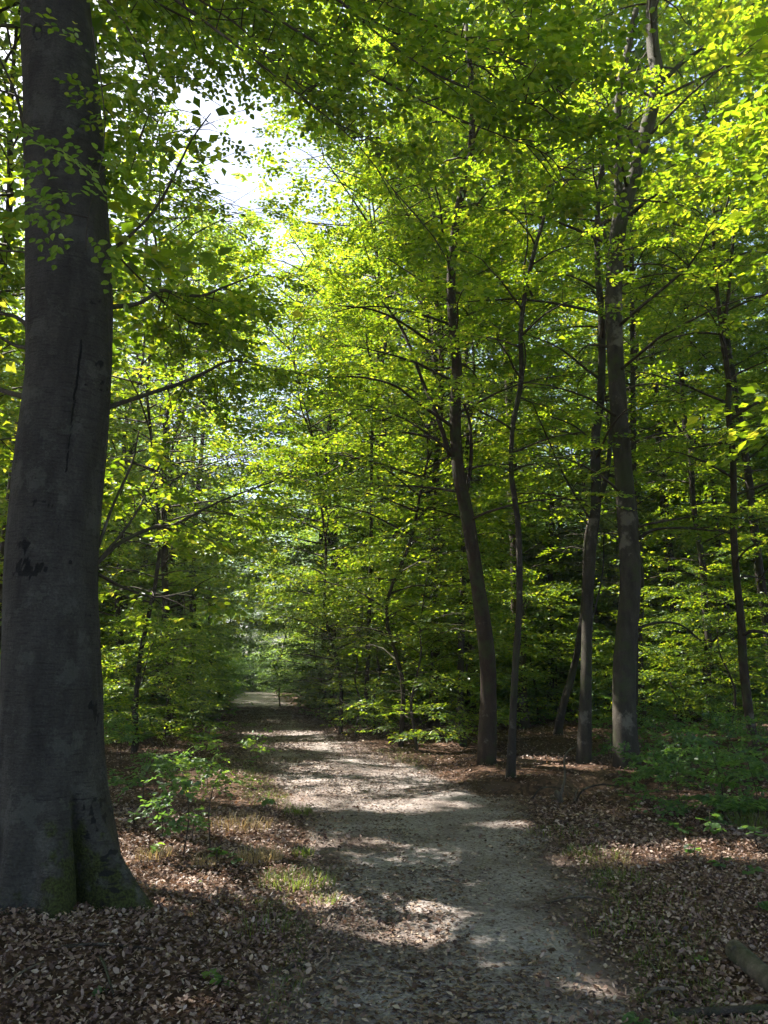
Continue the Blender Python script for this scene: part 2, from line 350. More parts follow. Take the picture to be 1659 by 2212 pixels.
floor_o = add('forest_floor', sand_attr(sheet('forest_floor', X, Y, gz(X, Y), M['floor']), X, Y), kind='structure')
tag(floor_o, 'brown woodland ground strewn with dead leaves on both sides of the path', 'ground')
u = np.linspace(-.25, 1.25, 48); yy = sinhgrid(-8, 110, 3, 300, 9)
U, YY = np.meshgrid(u, yy); l, r_ = path_lr(YY); XX = l + (r_ - l) * U
edge = np.minimum(U, 1 - U) * (r_ - l)
lift = np.clip(edge * .06 - .006 + .020 * vnoise(XX * 1.4, YY * 1.1, 9) + .010 * vnoise(XX * 7, YY * 5, 10), -.05, .012)
path_o = add('path', sand_attr(sheet('path', XX, YY, gz(XX, YY) + lift + .004 * vnoise(XX * 9, YY * 9, 12), M['path']), XX, YY), kind='structure')
tag(path_o, 'sandy grey woodland path littered with leaf crumbs, winding away under the trees', 'path')

# ------------------------------------------------------------------ which foliage the light and the openings leave out
POOLS = [(700, 1612, 170, 9), (620, 1585, 90, 6), (900, 1640, 130, 12), (1230, 1657, 100, 9), (1180, 1640, 40, 6), (1450, 1680, 70, 9), (1545, 1838, 115, 17), (1300, 1855, 110, 22),
         (860, 1745, 110, 13), (1090, 1782, 40, 10), (655, 1737, 40, 8), (735, 1822, 85, 10), (690, 1955, 60, 10), (860, 2027, 70, 10), (1290, 2135, 70, 14), (420, 2190, 90, 26),
         (290, 1850, 45, 40), (385, 1812, 70, 20), (560, 1842, 60, 16), (410, 1912, 85, 14), (560, 1530, 60, 6), (545, 1503, 45, 5), (600, 1560, 80, 5), (1350, 1865, 60, 10),
         (980, 1740, 60, 7), (920, 1965, 35, 8), (690, 1690, 70, 6), (430, 1670, 40, 10), (490, 1690, 50, 30), (640, 1905, 55, 22), (60, 2150, 60, 20), (960, 1615, 60, 7), (1650, 1860, 60, 12)]
_pool = []
for px, py, rx, ry in POOLS:
    c, d = ground_hit(px, py); a, _ = ground_hit(px, py - ry); b, _ = ground_hit(px, py + ry)
    _pool.append((c[0], c[1], rx * d / F, abs(a[1] - b[1]) / 2))
POOLW = np.array(_pool)
# volumes the sun reaches: centre, radius
GLOW = [(at(300, 1500, 16), 1.0), (at(430, 1560, 17), .9), (at(1430, 1430, 18), 1.2), (at(940, 1240, 17), 2.2), (at(1325, 1300, 13.6), .55), (at(1322, 700, 14.5), .55), (at(1250, 1500, 13.8), .5), (at(1605, 1480, 13.5), .5), (at(860, 920, 19), 3.0), (at(800, 780, 19), 2.0), (at(960, 1180, 18), 2.4), (at(800, 1180, 20), 2.4), (at(1500, 1000, 21), 1.8),
        (at(1150, 1000, 19), 1.4), (at(900, 1380, 17), 1.4), (at(300, 820, 15), 1.7), (at(330, 1180, 13), 1.6), (at(30, 600, 10), 1.8), (at(40, 900, 10), 1.4),
        (at(820, 1480, 15), 1.3), (at(480, 1060, 16), 1.6), (at(1500, 1420, 22), 1.4), (at(880, 1060, 17.5), 2.6), (at(700, 1020, 20), 2.2), (at(1040, 1000, 19), 2.0), (at(1000, 1310, 17), 1.3), (at(720, 1260, 21), 1.8), (at(900, 1450, 15.5), 3.0), (at(760, 1400, 20), 2.6), (at(820, 1300, 18), 2.6), (at(640, 1170, 24), 2.0), (at(1640, 1150, 18), 1.5), (at(560, 1380, 40), 4.5), (at(1450, 1300, 20), 1.7), (at(1570, 1380, 18), 1.5), (at(1200, 1350, 21), 1.6), (at(1400, 1130, 19), 1.5), (at(1100, 1250, 20), 1.4), (at(600, 1150, 21), 1.6)]
def sunpool(P):
    """True where a leaf would shade one of the sunlit patches on the ground"""
    gx = P[:, 0] - SD[0] / SD[2] * P[:, 2]; gy = P[:, 1] - SD[1] / SD[2] * P[:, 2]
    P = P + np.array([0, 0, 0]); nz = .35 * vnoise(gx * 2.2, gy * 2.2, 21) + .35 * vnoise(gx * 6, gy * 6, 22); bad = np.zeros(len(P), bool)
    for cx_, cy_, rx, ry in POOLW:
        bad |= (((gx - cx_) / (rx + .09)) ** 2 + ((gy - cy_) / (ry + .08)) ** 2 < 1 + nz)
    return bad & (P[:, 2] > 1.0)
def sunshaft(P):
    bad = np.zeros(len(P), bool); nz = .35 * vnoise(P[:, 0] * .9, P[:, 1] * .9, 25)
    for c, r_ in GLOW:
        q = P - c; s = q @ SD; d = np.linalg.norm(q - s[:, None] * SD, axis=1); bad |= (d < r_ * (1 + nz)) & (s > .8 + .6 * r_)
    return bad
CARVE = True; SHAFT = .8
def keep(P, g, hard=True):
    """which sprays stay: P (n,3)"""
    n = len(P); k = np.ones(n, bool)
    gx = P[:, 0] - SD[0] / SD[2] * P[:, 2]; gy = P[:, 1] - SD[1] / SD[2] * P[:, 2]
    nz = .25 * vnoise(gx * 1.7, gy * 1.7, 21)
    # the opening in the canopy over the path
    x, y, z = P.T
    el = (z - 1.6) / np.maximum(y, 1); az = x / np.maximum(y, 1)
    w1 = .046 + .018 * vnoise(z * .8, y * .5, 31)
    e = np.abs(az + .235 + .02 * vnoise(y * .4, z * .6, 33)) / w1
    inside = (y > 8) & (el > .635 + .05 * vnoise(az * 25, z * .4, 34)) & (el < .87 + .06 * vnoise(az * 22, z * .4, 35))
    k &= ~(inside & (e < 1) & (g.random(n) < .985))
    inside2 = (y > 8) & (el > .58) & (el < .95) & (az > -.43) & (az < -.155)
    k &= ~(inside2 & (vnoise(x * 1.2, z * 1.2, 36) > -.1) & (g.random(n) < .72))
    # small tear of sky lower down
    k &= ~((y > 8) & (np.abs(az + .155) < .025) & (np.abs(el - .45) < .045) & (g.random(n) < .5))
    # air over the path itself
    pd = path_dist(x, y)
    k &= ~((pd < .25) & (z < 2.6 + .02 * y))
    # nothing hangs in front of the lens
    k &= ~((np.hypot(x, y) < 3.4) & (z < 4.5))
    return k

# ------------------------------------------------------------------ sprays
def spray(g, length=.55, L=.075, gap=.032, subs=4, jit=.28):
    """flat layered beech spray along +Y: leaf positions, directions, normals"""
    P, D, N = [], [], []
    tw = [(np.zeros(2), 0.0, length)]
    for k in range(subs):
        t = .18 + .62 * (k + .5) / subs; a = (1 if k % 2 else -1) * g.uniform(.6, 1.0)
        tw.append((np.array([0, t * length]), a, length * .5 * (1.15 - t)))
    segs = []
    for o, a, ln in tw:
        d = np.array([math.sin(a), math.cos(a)]); n = max(2, int(ln / gap))
        z0 = -.25 * o[1] ** 2
        segs.append((np.array([o[0], o[1], z0]), np.array([*(o + d * ln), -.25 * (o[1] + ln * d[1]) ** 2])))
        for i in range(n + 1):
            s = (i + .6) / n * ln; p = o + d * s
            sd = 1 if i % 2 else -1
            la = a + sd * g.uniform(.7, 1.15) * (0.2 if i == n else 1)
            P.append((p[0], p[1], -.25 * p[1] ** 2 + g.normal() * .008))
            D.append((math.sin(la), math.cos(la), g.normal() * .22 - .10))
            N.append((g.normal() * jit, g.normal() * jit, 1))
    return np.array(P), np.array(D), np.array(N), segs
def spray_set(seed, n, **kw):
    g = np.random.default_rng(seed); return [spray(g, **kw) for _ in range(n)]
def basis(head, tilt, roll):
    """rotation matrices for heading (from +Y toward +X), tilt up, roll"""
    ch, sh = np.cos(head), np.sin(head); ct, st = np.cos(tilt), np.sin(tilt)
    Yv = np.stack([sh * ct, ch * ct, st], -1); Xv = np.stack([ch, -sh, np.zeros_like(ch)], -1)
    cr, sr = np.cos(roll)[:, None], np.sin(roll)[:, None]
    Zv = np.cross(Xv, Yv); X2 = Xv * cr + Zv * sr; Z2 = np.cross(X2, Yv)
    return X2, Yv, Z2
def expand(sprays, O, head, tilt, roll, scale, g, drop=0.0):
    X2, Y2, Z2 = basis(head, tilt, roll); idx = g.integers(0, len(sprays), len(O))
    PP, DD, NN = [], [], []
    for v, (P, D, N, _) in enumerate(sprays):
        m = idx == v
        if not m.any(): continue
        Rm = np.stack([X2[m], Y2[m], Z2[m]], -1)            # columns
        p = np.einsum('nij,kj->nki', Rm, P) * scale[m][:, None, None] + O[m][:, None]
        PP.append(p.reshape(-1, 3)); DD.append(np.einsum('nij,kj->nki', Rm, D).reshape(-1, 3)); NN.append(np.einsum('nij,kj->nki', Rm, N).reshape(-1, 3))
    P, D, N = np.concatenate(PP), np.concatenate(DD), np.concatenate(NN)
    k = g.random(len(P)) > drop
    if CARVE: k &= ~(sunpool(P) & (g.random(len(P)) < .96))
    if SHAFT: k &= ~(sunshaft(P) & (g.random(len(P)) < SHAFT))
    return P[k], D[k], N[k]
SP = spray_set(3, 6, length=.62, gap=.038, subs=4)
SPC = spray_set(4, 5, length=1.0, gap=.12, subs=4, jit=.35)       # coarser, for far crowns
SPF = spray_set(5, 6, length=.5, gap=.034, subs=3, jit=.3)        # near

def crown_plan(trunk, h0, Rmax, g, nl=26, step=.36, start=.2, up=(.25, .75)):
    """limbs, secondary twigs and spray anchors for a tree whose trunk is a polyline (n,3)"""
    zt = trunk[:, 2]; H = zt[-1]; limbs, secs, O, Hd = [], [], [], []
    az = g.uniform(0, 6.28)
    for i in range(nl):
        f = (i + g.uniform(0, .9)) / nl; z = zt[0] + h0 + (H - zt[0] - h0) * f ** .9
        k = min(np.searchsorted(zt, z), len(zt) - 1); b = trunk[max(k - 1, 0)] + (trunk[k] - trunk[max(k - 1, 0)]) * ((z - zt[max(k - 1, 0)]) / max(zt[k] - zt[max(k - 1, 0)], 1e-3) if k else 0)
        az += 2.4 + g.normal() * .4
        prof = (.72 + .28 * min(f / .3, 1)) * (1 - .45 * max(f - .35, 0) / .65)
        Lr = Rmax * prof * g.uniform(.7, 1.1); upa = g.uniform(*up) * (.7 + .9 * f)
        s = np.linspace(0, 1, 7); wob = np.cumsum(g.normal(size=7) * .15)
        a = az + wob
        dr = Lr / 6; x = b[0] + np.concatenate([[0], np.cumsum(np.sin(a[1:]) * dr)]); y = b[1] + np.concatenate([[0], np.cumsum(np.cos(a[1:]) * dr)])
        zz = b[2] + Lr * (upa * s - .55 * upa * s ** 2 - .08 * s ** 3)
        Pl = np.stack([x, y, zz], -1); limbs.append((Pl, Lr))
        n2 = max(3, int(Lr / step))
        for j in range(n2):
            t = start + (1 - start) * (j + g.uniform(.2, .8)) / n2
            kk = min(int(t * 6), 5); p = Pl[kk] + (Pl[kk + 1] - Pl[kk]) * (t * 6 - kk)
            h = a[kk + 1] + (1 if j % 2 else -1) * g.uniform(.5, 1.1)
            ln = Lr * (.30 + .25 * (1 - t)) * g.uniform(.6, 1.15)
            e = p + np.array([math.sin(h) * ln, math.cos(h) * ln, ln * g.uniform(-.1, .18)])
            secs.append((p, e))
            m = max(1, int(ln / .34))
            for q in range(m + 1):
                tt = (q + .35) / (m + .5); O.append(p + (e - p) * min(tt, 1)); Hd.append(h + (1 if q % 2 else -1) * g.uniform(.2, .8) * (0 if q == m else 1))
        O.append(Pl[-1]); Hd.append(a[-1])
    return limbs, secs, np.array(O), np.array(Hd)

def build_leaves(name, P, D, N, T, L, mat, parent, origin, g, kind='stuff'):
    if len(P) == 0: return None
    S = L * g.uniform(.55, 1.25, len(P))
    V, lo, to = place(T, P - origin, D, N, S, g.uniform(.85, 1.15, len(P)))
    return add(name, fast_mesh(name, V, lo, to, mat), parent, kind=kind)
UNIT = {}
def unit_leaf(mat, T=None, key='n'):
    k = (mat.name, key)
    if k not in UNIT:
        V, lo, to = T or LN
        UNIT[k] = fast_mesh('leaf', V, lo, to, mat, False)
    return UNIT[k]
def leaf_parts(idx, P, D, N, S, W_, mat, parent, origin, T=None, key='n'):
    me = unit_leaf(mat, T, key)
    for i in idx:
        o = bpy.data.objects.new('leaf', me); COL.objects.link(o); o.parent = parent
        o.matrix_local = leaf_matrix(P[i] - origin, D[i], N[i], S[i], W_[i])
def split_leaves(P, D, N, T, L, mat, parent, origin, g, nmax, name='crown', Tn=None, key='n', minpx=4.0):
    """the NMAX leaves that show largest from the path as leaf parts, the rest as one stuff part"""
    S = L * g.uniform(.75, 1.2, len(P)); W_ = g.uniform(.85, 1.15, len(P))
    px, py, dp = project(P); vis = (px > 5) & (px < 1655) & (py > 5) & (py < 2208) & (dp > 1)
    near = np.where(vis, dp, 1e9); order = np.argsort(near)[:nmax]; order = order[near[order] < 1e8]
    leaf_parts(order, P, D, N, S, W_, mat, parent, origin, Tn or LH, key)
    m = np.ones(len(P), bool); m[order] = False
    if m.any():
        V, lo, to = place(T, P[m] - origin, D[m], N[m], S[m], W_[m])
        add(name, fast_mesh(name, V, lo, to, mat), parent, kind='stuff')

# ------------------------------------------------------------------ trees
TREES = []
def poly_px(pts, depth, lean=0.0, wob=.04, g=None):
    """polyline of (px, py, width) at about one depth -> world points and radii"""
    P, r_ = [], []
    for i, (px, py, wd) in enumerate(pts):
        d = depth + lean * i + (wob * depth * .2 * math.sin(i * 1.7 + px) if i else 0)
        p, t = on_plane(px, py, d); P.append(p); r_.append(wd / 2 * .90 * t / F)
    return np.array(P), np.array(r_)
def smooth_line(P, r_, n):
    Q = catmull(np.column_stack([P, r_]), n); return Q[:, :3], np.maximum(Q[:, 3], .004)

def traced_tree(label, stems, depth_base, bark, h_top, h0, Rc, seed, cat='tree', nleafparts=220, leafsize=.082, nl=22, group=None, limbs_px=(), crown=True, density=1.0, leafmat='leaf', name='beech_tree'):
    g = np.random.default_rng(seed)
    b, d = ground_hit(stems[0][0][0], stems[0][0][1]); b = b.copy(); b[2] = gz(b[0], b[1])
    root = empty(name, b, label, cat, group)
    depth = b[1]
    P, r_ = poly_px(stems[0], depth); P[0] = b - np.array([0, 0, .12])
    # carry the stem on upwards past the frame
    last = P[-1]; dirn = P[-1] - P[-2]; dirn /= np.linalg.norm(dirn)
    Lh = h_top - last[2]
    if Lh > .5:
        ex = [last + dirn * Lh * t + np.array([g.normal() * .15, g.normal() * .15, 0]) for t in (.35, .7, 1.0)]
        P = np.vstack([P, ex]); r_ = np.concatenate([r_, r_[-1] * np.array([.7, .4, .12])])
    flare = np.ones(len(r_)); flare[0] = 1.16
    Ps, rs = smooth_line(P, r_ * flare, 56)
    mb = MB(); tube(mb, Ps - b, rs, 14, .07, seed)
    add('trunk', mb.mesh('trunk', bark, True), root)
    for st in stems[1:]:
        Q, q_ = poly_px(st, depth); Qs, qs = smooth_line(Q, q_, 22)
        mb = MB(); tube(mb, Qs - b, qs, 9, .06, seed + 1); add('stem', mb.mesh('stem', bark, True), root)
    for st in limbs_px:
        Q, q_ = poly_px(st, depth, lean=g.uniform(-.25, .1)); Qs, qs = smooth_line(Q, q_, 18)
        mb = MB(); tube(mb, Qs - b, qs, 7, .05, seed + 2); add('branch', mb.mesh('branch', bark, True), root)
    if crown:
        limbs, secs, O, Hd = crown_plan(Ps, h0, Rc, g, nl)
        mb = MB()
        for Pl, Lr in limbs: tube(mb, Pl - b, np.linspace(.010 + .007 * Lr, .004, 7), 5)
        for p, e in secs: tube(mb, np.array([p, (p + e) / 2 + [0, 0, .03], e]) - b, [.007, .005, .003], 3, cap=False)
        add('branches' if False else 'limb', mb.mesh('limb', M['twig'], True), root)
        k = keep(O, g) & (g.random(len(O)) < density) & ~((O[:, 1] < b[1] - .3) & (g.random(len(O)) < .72)); O, Hd = O[k], Hd[k]
        P2, D2, N2 = expand(SP, O, Hd, g.normal(0, .14, len(O)), g.normal(0, .22, len(O)), g.uniform(.75, 1.2, len(O)), g, .12)
        if nleafparts: split_leaves(P2, D2, N2, LQ, leafsize * 1.04, M[leafmat], root, b, g, nleafparts)
        else: build_leaves('crown', P2, D2, N2, LQ, leafsize * 1.05, M[leafmat], root, b, g)
    return root

GR_EXT = None
# the curved stem right of the path with its second stem
traced_tree('brown young beech with bowed trunk and slim second stem beside the path',
    [[(1050, 1648, 44), (1055, 1500, 40), (1050, 1400, 38), (1030, 1250, 35), (1010, 1120, 33), (990, 1020, 30), (983, 900, 28), (987, 800, 24), (975, 650, 22), (978, 550, 20), (990, 450, 18), (1015, 350, 17), (1020, 200, 14), (1005, 50, 12)],
     [(1000, 1095, 12), (1012, 1040, 10), (1018, 980, 9), (1014, 910, 8), (998, 860, 6)]],
    None, M['bark'], 13.5, 3.6, 2.9, 101, nl=26, density=.8,
    limbs_px=[[(972, 985, 13), (945, 900, 11), (915, 830, 9), (890, 760, 8), (862, 700, 7), (825, 650, 4)], [(978, 922, 9), (900, 868, 7), (850, 832, 6), (780, 815, 5), (700, 815, 3)],
              [(975, 760, 9), (930, 738, 7), (860, 692, 6), (800, 668, 5), (730, 660, 3)], [(950, 950, 7), (880, 935, 6), (830, 940, 4), (785, 942, 3)], [(975, 655, 6), (900, 600, 4), (840, 560, 3)]])
traced_tree('slender dark crooked young beech between the bowed brown trunk and the paired trunks',
    [[(1102, 1680, 22), (1108, 1550, 18), (1113, 1450, 17), (1122, 1300, 16), (1120, 1150, 14), (1112, 1080, 14), (1104, 1015, 12), (1108, 920, 12), (1126, 820, 12), (1125, 720, 11), (1135, 630, 11), (1155, 540, 10), (1175, 470, 8), (1188, 400, 6)]],
    None, M['bark_dark'], 9.5, 4.5, 1.8, 102, nl=14, density=.7, nleafparts=120,
    limbs_px=[[(1177, 472, 6), (1215, 452, 4), (1290, 435, 3)], [(1150, 640, 6), (1132, 590, 5), (1140, 520, 4), (1132, 430, 3)], [(1128, 830, 5), (1135, 760, 4), (1120, 700, 3)], [(1104, 1020, 6), (1092, 1012, 4)]])
traced_tree('straight grey trunk just beside the thickest one, a small stem forking at mid height',
    [[(1260, 1650, 34), (1265, 1500, 28), (1268, 1350, 26), (1275, 1200, 26), (1288, 1080, 25), (1286, 950, 22), (1298, 860, 19), (1300, 700, 17), (1290, 560, 14), (1296, 380, 10)],
     [(1296, 1075, 14), (1310, 1030, 12), (1318, 960, 11), (1325, 860, 8)]],
    None, M['bark_grey'], 12.0, 4.0, 2.4, 103, nl=20, density=.75, nleafparts=200,
    limbs_px=[[(1280, 1130, 6), (1225, 1040, 5), (1180, 940, 4), (1150, 870, 3)], [(1270, 1370, 5), (1300, 1250, 4), (1305, 1150, 3)], [(1288, 960, 6), (1240, 920, 4), (1190, 900, 3)]])
traced_tree('thickest trunk right of the path, grey beech dividing high up into two dark forks',
    [[(1355, 1660, 60), (1349, 1550, 55), (1350, 1420, 53), (1362, 1250, 50), (1352, 1100, 45), (1345, 1000, 42), (1338, 900, 40), (1330, 780, 38), (1325, 650, 38), (1330, 560, 38), (1340, 470, 38), (1372, 370, 34), (1400, 265, 33), (1420, 175, 31), (1410, 100, 29), (1408, 20, 27)],
     [(1336, 480, 24), (1335, 380, 19), (1334, 270, 18), (1338, 185, 17), (1358, 100, 17), (1374, 20, 14)]],
    None, M['bark_grey'], 17.0, 3.4, 3.4, 104, nl=34, density=.8, nleafparts=280,
    limbs_px=[[(1430, 178, 12), (1474, 135, 11), (1520, 102, 9), (1580, 60, 8), (1640, -10, 6)], [(1312, 528, 8), (1296, 480, 7), (1276, 450, 6), (1254, 418, 4)], [(1378, 1165, 10), (1410, 1145, 7), (1470, 1140, 6), (1545, 1147, 4)],
              [(1335, 185, 8), (1290, 140, 7), (1240, 90, 5), (1200, 45, 4)], [(1355, 470, 14), (1390, 440, 8), (1420, 420, 5)], [(1370, 1360, 8), (1420, 1345, 6), (1470, 1350, 5), (1515, 1385, 4)]])
# bare broken twigs on the thick trunk
def simple_trunk(label, pts, bark, top, seed, h0=4, Rc=2.2, nl=16, depth=None, limbs_px=(), leafsize=.095, density=.8, nleafparts=0, leafmat='leaf', name='beech_tree'):
    return traced_tree(label, [pts], depth, bark, top, h0, Rc, seed, nleafparts=nleafparts, leafsize=leafsize, nl=nl, limbs_px=limbs_px, density=density, leafmat=leafmat, name=name)
simple_trunk('slim leaning trunk rising crookedly from the ferns between the thickest trunk and the wood edge', [(1542, 1575, 22), (1534, 1503, 19), (1527, 1457, 18), (1530, 1382, 17), (1522, 1307, 16), (1519, 1232, 15), (1498, 1090, 13), (1494, 1012, 13), (1492, 957, 14), (1480, 922, 13), (1474, 832, 12), (1470, 757, 11), (1476, 700, 11), (1484, 650, 11), (1480, 600, 10), (1464, 540, 9), (1437, 490, 7)], M['bark_dark'], 14, 105, 3.2, 3.0, 24,
    limbs_px=[[(1495, 965, 8), (1470, 930, 6), (1450, 900, 4)], [(1496, 960, 7), (1515, 930, 5), (1522, 900, 3)], [(1524, 1400, 6), (1560, 1370, 5), (1600, 1360, 3)], [(1528, 1400, 6), (1490, 1365, 5), (1440, 1345, 3)], [(1500, 985, 5), (1520, 1000, 4), (1526, 1015, 3)]])
simple_trunk('brown slender trunk standing nearest the right side of the wood, forking into three upright stems', [(1632, 1650, 26), (1625, 1588, 23), (1615, 1523, 22), (1605, 1430, 21), (1602, 1357, 19), (1592, 1257, 17), (1585, 1157, 16), (1585, 1057, 15), (1582, 970, 14), (1572, 880, 14), (1575, 832, 13), (1565, 757, 13), (1560, 725, 12), (1546, 600, 8), (1540, 480, 6)], M['bark'], 13, 106, 3.2, 2.8, 22, nleafparts=150, leafsize=.085,
    limbs_px=[[(1562, 725, 9), (1575, 620, 8), (1585, 500, 7), (1592, 440, 5)], [(1575, 835, 7), (1590, 810, 6), (1620, 795, 4), (1655, 780, 3)], [(1605, 1370, 9), (1630, 1363, 8), (1670, 1372, 6)], [(1572, 870, 7), (1550, 872, 5), (1520, 880, 4)], [(1592, 1250, 6), (1620, 1245, 5), (1670, 1255, 4)]])
simple_trunk('slim pale-edged trunk half hidden behind the bowed brown beech', [(1002, 1612, 18), (996, 1540, 16), (995, 1450, 16), (998, 1330, 16), (1001, 1240, 15), (1003, 1100, 12), (1010, 950, 9)], M['bark_grey'], 11, 107, 4, 2.4, 18)
simple_trunk('leaning dark trunk tilted away from the path behind the straight grey one', [(1202, 1588, 20), (1215, 1530, 18), (1235, 1460, 17), (1250, 1390, 16), (1262, 1290, 13), (1268, 1150, 10)], M['bark_dark'], 10, 108, 4, 2.0, 14)
simple_trunk('thin black upright trunk behind the slender crooked beech', [(1188, 1540, 18), (1190, 1463, 16), (1188, 1350, 15), (1188, 1240, 13), (1192, 1100, 10), (1190, 900, 7)], M['bark_dark'], 12, 109, 5, 2.4, 16)
simple_trunk('wide dark trunk showing through the glowing leaves beyond the shrubs', [(912, 1540, 44), (914, 1450, 40), (920, 1300, 38), (922, 1200, 36), (925, 1000, 32), (918, 700, 26), (915, 560, 20)], M['bark_dark'], 18, 110, 6.5, 3.4, 28)
simple_trunk('thin dark trunk running up behind the thickest one', [(1368, 1600, 16), (1372, 1300, 14), (1368, 900, 12), (1366, 700, 11), (1364, 500, 10), (1362, 200, 9)], M['bark_dark'], 15, 111, 6, 2.6, 18)
simple_trunk('mossy dark trunk next behind the big smooth beech on the path side', [(262, 1545, 24), (252, 1480, 18), (246, 1400, 17), (244, 1320, 15), (236, 1200, 10), (226, 1000, 7)], M['bark_dark'], 12, 112, 3.6, 3.0, 24)
simple_trunk('crooked multi-stemmed dark trunk among thin poles of the copse', [(357, 1530, 16), (358, 1480, 14), (368, 1440, 13), (378, 1380, 12), (385, 1330, 9), (390, 1230, 7)], M['bark_dark'], 9, 113, 3.5, 2.4, 18,
    limbs_px=[[(360, 1480, 9), (385, 1450, 8), (398, 1410, 7), (402, 1350, 5)], [(362, 1460, 8), (345, 1410, 6), (350, 1340, 4)], [(372, 1425, 6), (382, 1400, 5), (378, 1350, 4)]])
simple_trunk('thin straight pole of a tree nearest the path entrance to the dark copse', [(412, 1535, 8), (414, 1450, 7), (417, 1380, 7), (418, 1290, 6), (415, 1150, 5)], M['bark_dark'], 9, 114, 4, 2.2, 16)
simple_trunk('dark pole-thin tree standing alone at the shrubs left of the path bend', [(452, 1530, 10), (455, 1450, 9), (453, 1370, 8), (452, 1300, 6), (455, 1150, 5)], M['bark_dark'], 10, 115, 4, 2.6, 18)

# ------------------------------------------------------------------ the big beech
EDGES = [(-700, 30, 150), (-300, 42, 170), (0, 50, 190), (300, 57, 222), (500, 62, 232), (640, 65, 240), (800, 62, 240), (900, 50, 233), (1000, 38, 222), (1200, 20, 208), (1400, 12, 210), (1600, 10, 218), (1700, 5, 228), (1790, -4, 243), (1870, -12, 256), (1925, -25, 265), (1960, -35, 270)]
def big_beech():
    g = np.random.default_rng(7)
    dep = 5.9
    b = on_plane(118, 1930, dep)[0]; b[2] = gz(b[0], b[1])
    root = empty('beech_tree', b, 'massive smooth grey beech with mossy flared roots close by the path', 'tree')
    zs, cxs, rs = [], [], []
    for py, l, r_ in EDGES:
        a = on_plane(l, py, dep)[0]; c = on_plane(r_, py, dep)[0]; zs.append(a[2]); cxs.append(((a + c) / 2)); rs.append((c[0] - a[0]) / 2)
    zs = np.array(zs)[::-1]; cxs = np.array(cxs)[::-1]; rs = np.array(rs)[::-1]
    zt = zs[-1]
    zz = np.concatenate([np.linspace(-.35, 1.0, 110), np.linspace(1.0, zt, 330)[1:]])
    cx = np.interp(zz, zs, cxs[:, 0]); cy_ = np.full_like(zz, b[1]); rr = np.interp(zz, zs, rs)
    k = np.ones(9) / 9
    sm = lambda a: np.convolve(np.pad(a, 4, 'edge'), k, 'valid')
    cx, rr = sm(cx), sm(rr)
    n = 160; th = np.linspace(0, 2 * np.pi, n, endpoint=False)     # th=0 -> +x, -pi/2 -> camera
    TH, ZZ = np.meshgrid(th, zz)
    lobes = [(-.42, .46, .15), (-1.18, .26, .13), (-1.85, .10, .16), (-2.7, .30, .16), (1.2, .3, .2), (2.4, .35, .2)]
    h = np.clip(1 - (ZZ - 0) / 1.0, 0, 1.35)
    rad = rr[:, None] * np.ones_like(TH)
    for a0, amp, wd in lobes:
        dth = (TH - a0 + np.pi) % (2 * np.pi) - np.pi
        rad = rad + amp * h ** 2.4 * np.exp(-(dth / wd / 1.6) ** 2)
    for a0, amp, wd in [(-.80, .30, .075), (-1.5, .03, .10), (-2.25, .06, .2)]:
        dth = (TH - a0 + np.pi) % (2 * np.pi) - np.pi
        rad = rad - amp * np.clip(1 - ZZ / .85, 0, 1) ** 1.1 * np.exp(-(dth / wd) ** 2)
    rad += .010 * vnoise(TH * 3 + 9, ZZ * 1.3, 41) + .006 * vnoise(np.cos(TH) * 4 + 20, ZZ * 3 + np.sin(TH) * 4, 42) + .0025 * vnoise(np.cos(TH) * 14 + 40, ZZ * 9 + np.sin(TH) * 14, 43)
    V = np.stack([cx[:, None] + rad * np.cos(TH), cy_[:, None] + rad * np.sin(TH), ZZ], -1)
    px, py, _ = project(V.reshape(-1, 3)); px = px.reshape(TH.shape); py = py.reshape(TH.shape)
    front = np.sin(TH) < .2
    scar = np.zeros_like(rad); dr = np.zeros_like(rad)
    # long seam
    sx = np.interp(py, [690, 760, 800, 840, 930, 1010, 1030], [176, 175, 169, 163, 153, 144, 143]) + 1.5 * vnoise(py / 9, py * 0, 44)
    sw = np.interp(py, [735, 760, 830, 900, 1015], [.2, 1.7, 1.7, 1.2, .5]); on = front & (py > 735) & (py < 1020)
    e = np.exp(-((px - sx) / (sw + .8)) ** 2) * on; scar = np.maximum(scar, e); dr -= .014 * e; dr += .008 * np.exp(-((px - sx + 6) / 5) ** 2) * on
    def wrinkle(x0, x1, y, depth=.006, h_=1.6, s=1.0):
        nonlocal dr, scar
        yy_ = y + 2.5 * vnoise(px / 14, px * 0, int(y)); e = np.exp(-((py - yy_) / h_) ** 2) * front * np.clip((px - x0) / 12, 0, 1) * np.clip((x1 - px) / 12, 0, 1)
        dr -= depth * e; scar = np.maximum(scar, s * e)
    wrinkle(95, 235, 833, .005, 1.3, .55); wrinkle(205, 243, 828, .012, 2, .9); wrinkle(208, 243, 843, .012, 2, .8); wrinkle(70, 125, 1076, .012, 2.0, .95); wrinkle(60, 110, 1082, .008, 2.5, .6)
    wrinkle(180, 222, 1092, .005, 2, .3); wrinkle(60, 150, 232, .004, 2, .4); wrinkle(75, 130, 228, .004, 2, .4); wrinkle(40, 200, 1185, .003, 2, .2); wrinkle(20, 215, 1480, .003, 2, .2); wrinkle(100, 235, 1725, .006, 2, .5); wrinkle(60, 200, 1655, .003, 2, .3)
    def knot(x, y, rx, ry, depth=.012, s=.8):
        nonlocal dr, scar
        q = np.sqrt(((px - x) / rx) ** 2 + ((py - y) / ry) ** 2); ring = np.exp(-((q - 1) / .28) ** 2) * front
        dr += depth * ring * .6 - depth * .6 * np.exp(-(q / .7) ** 2) * front; scar = np.maximum(scar, s * np.exp(-((q - .75) / .28) ** 2) * front)
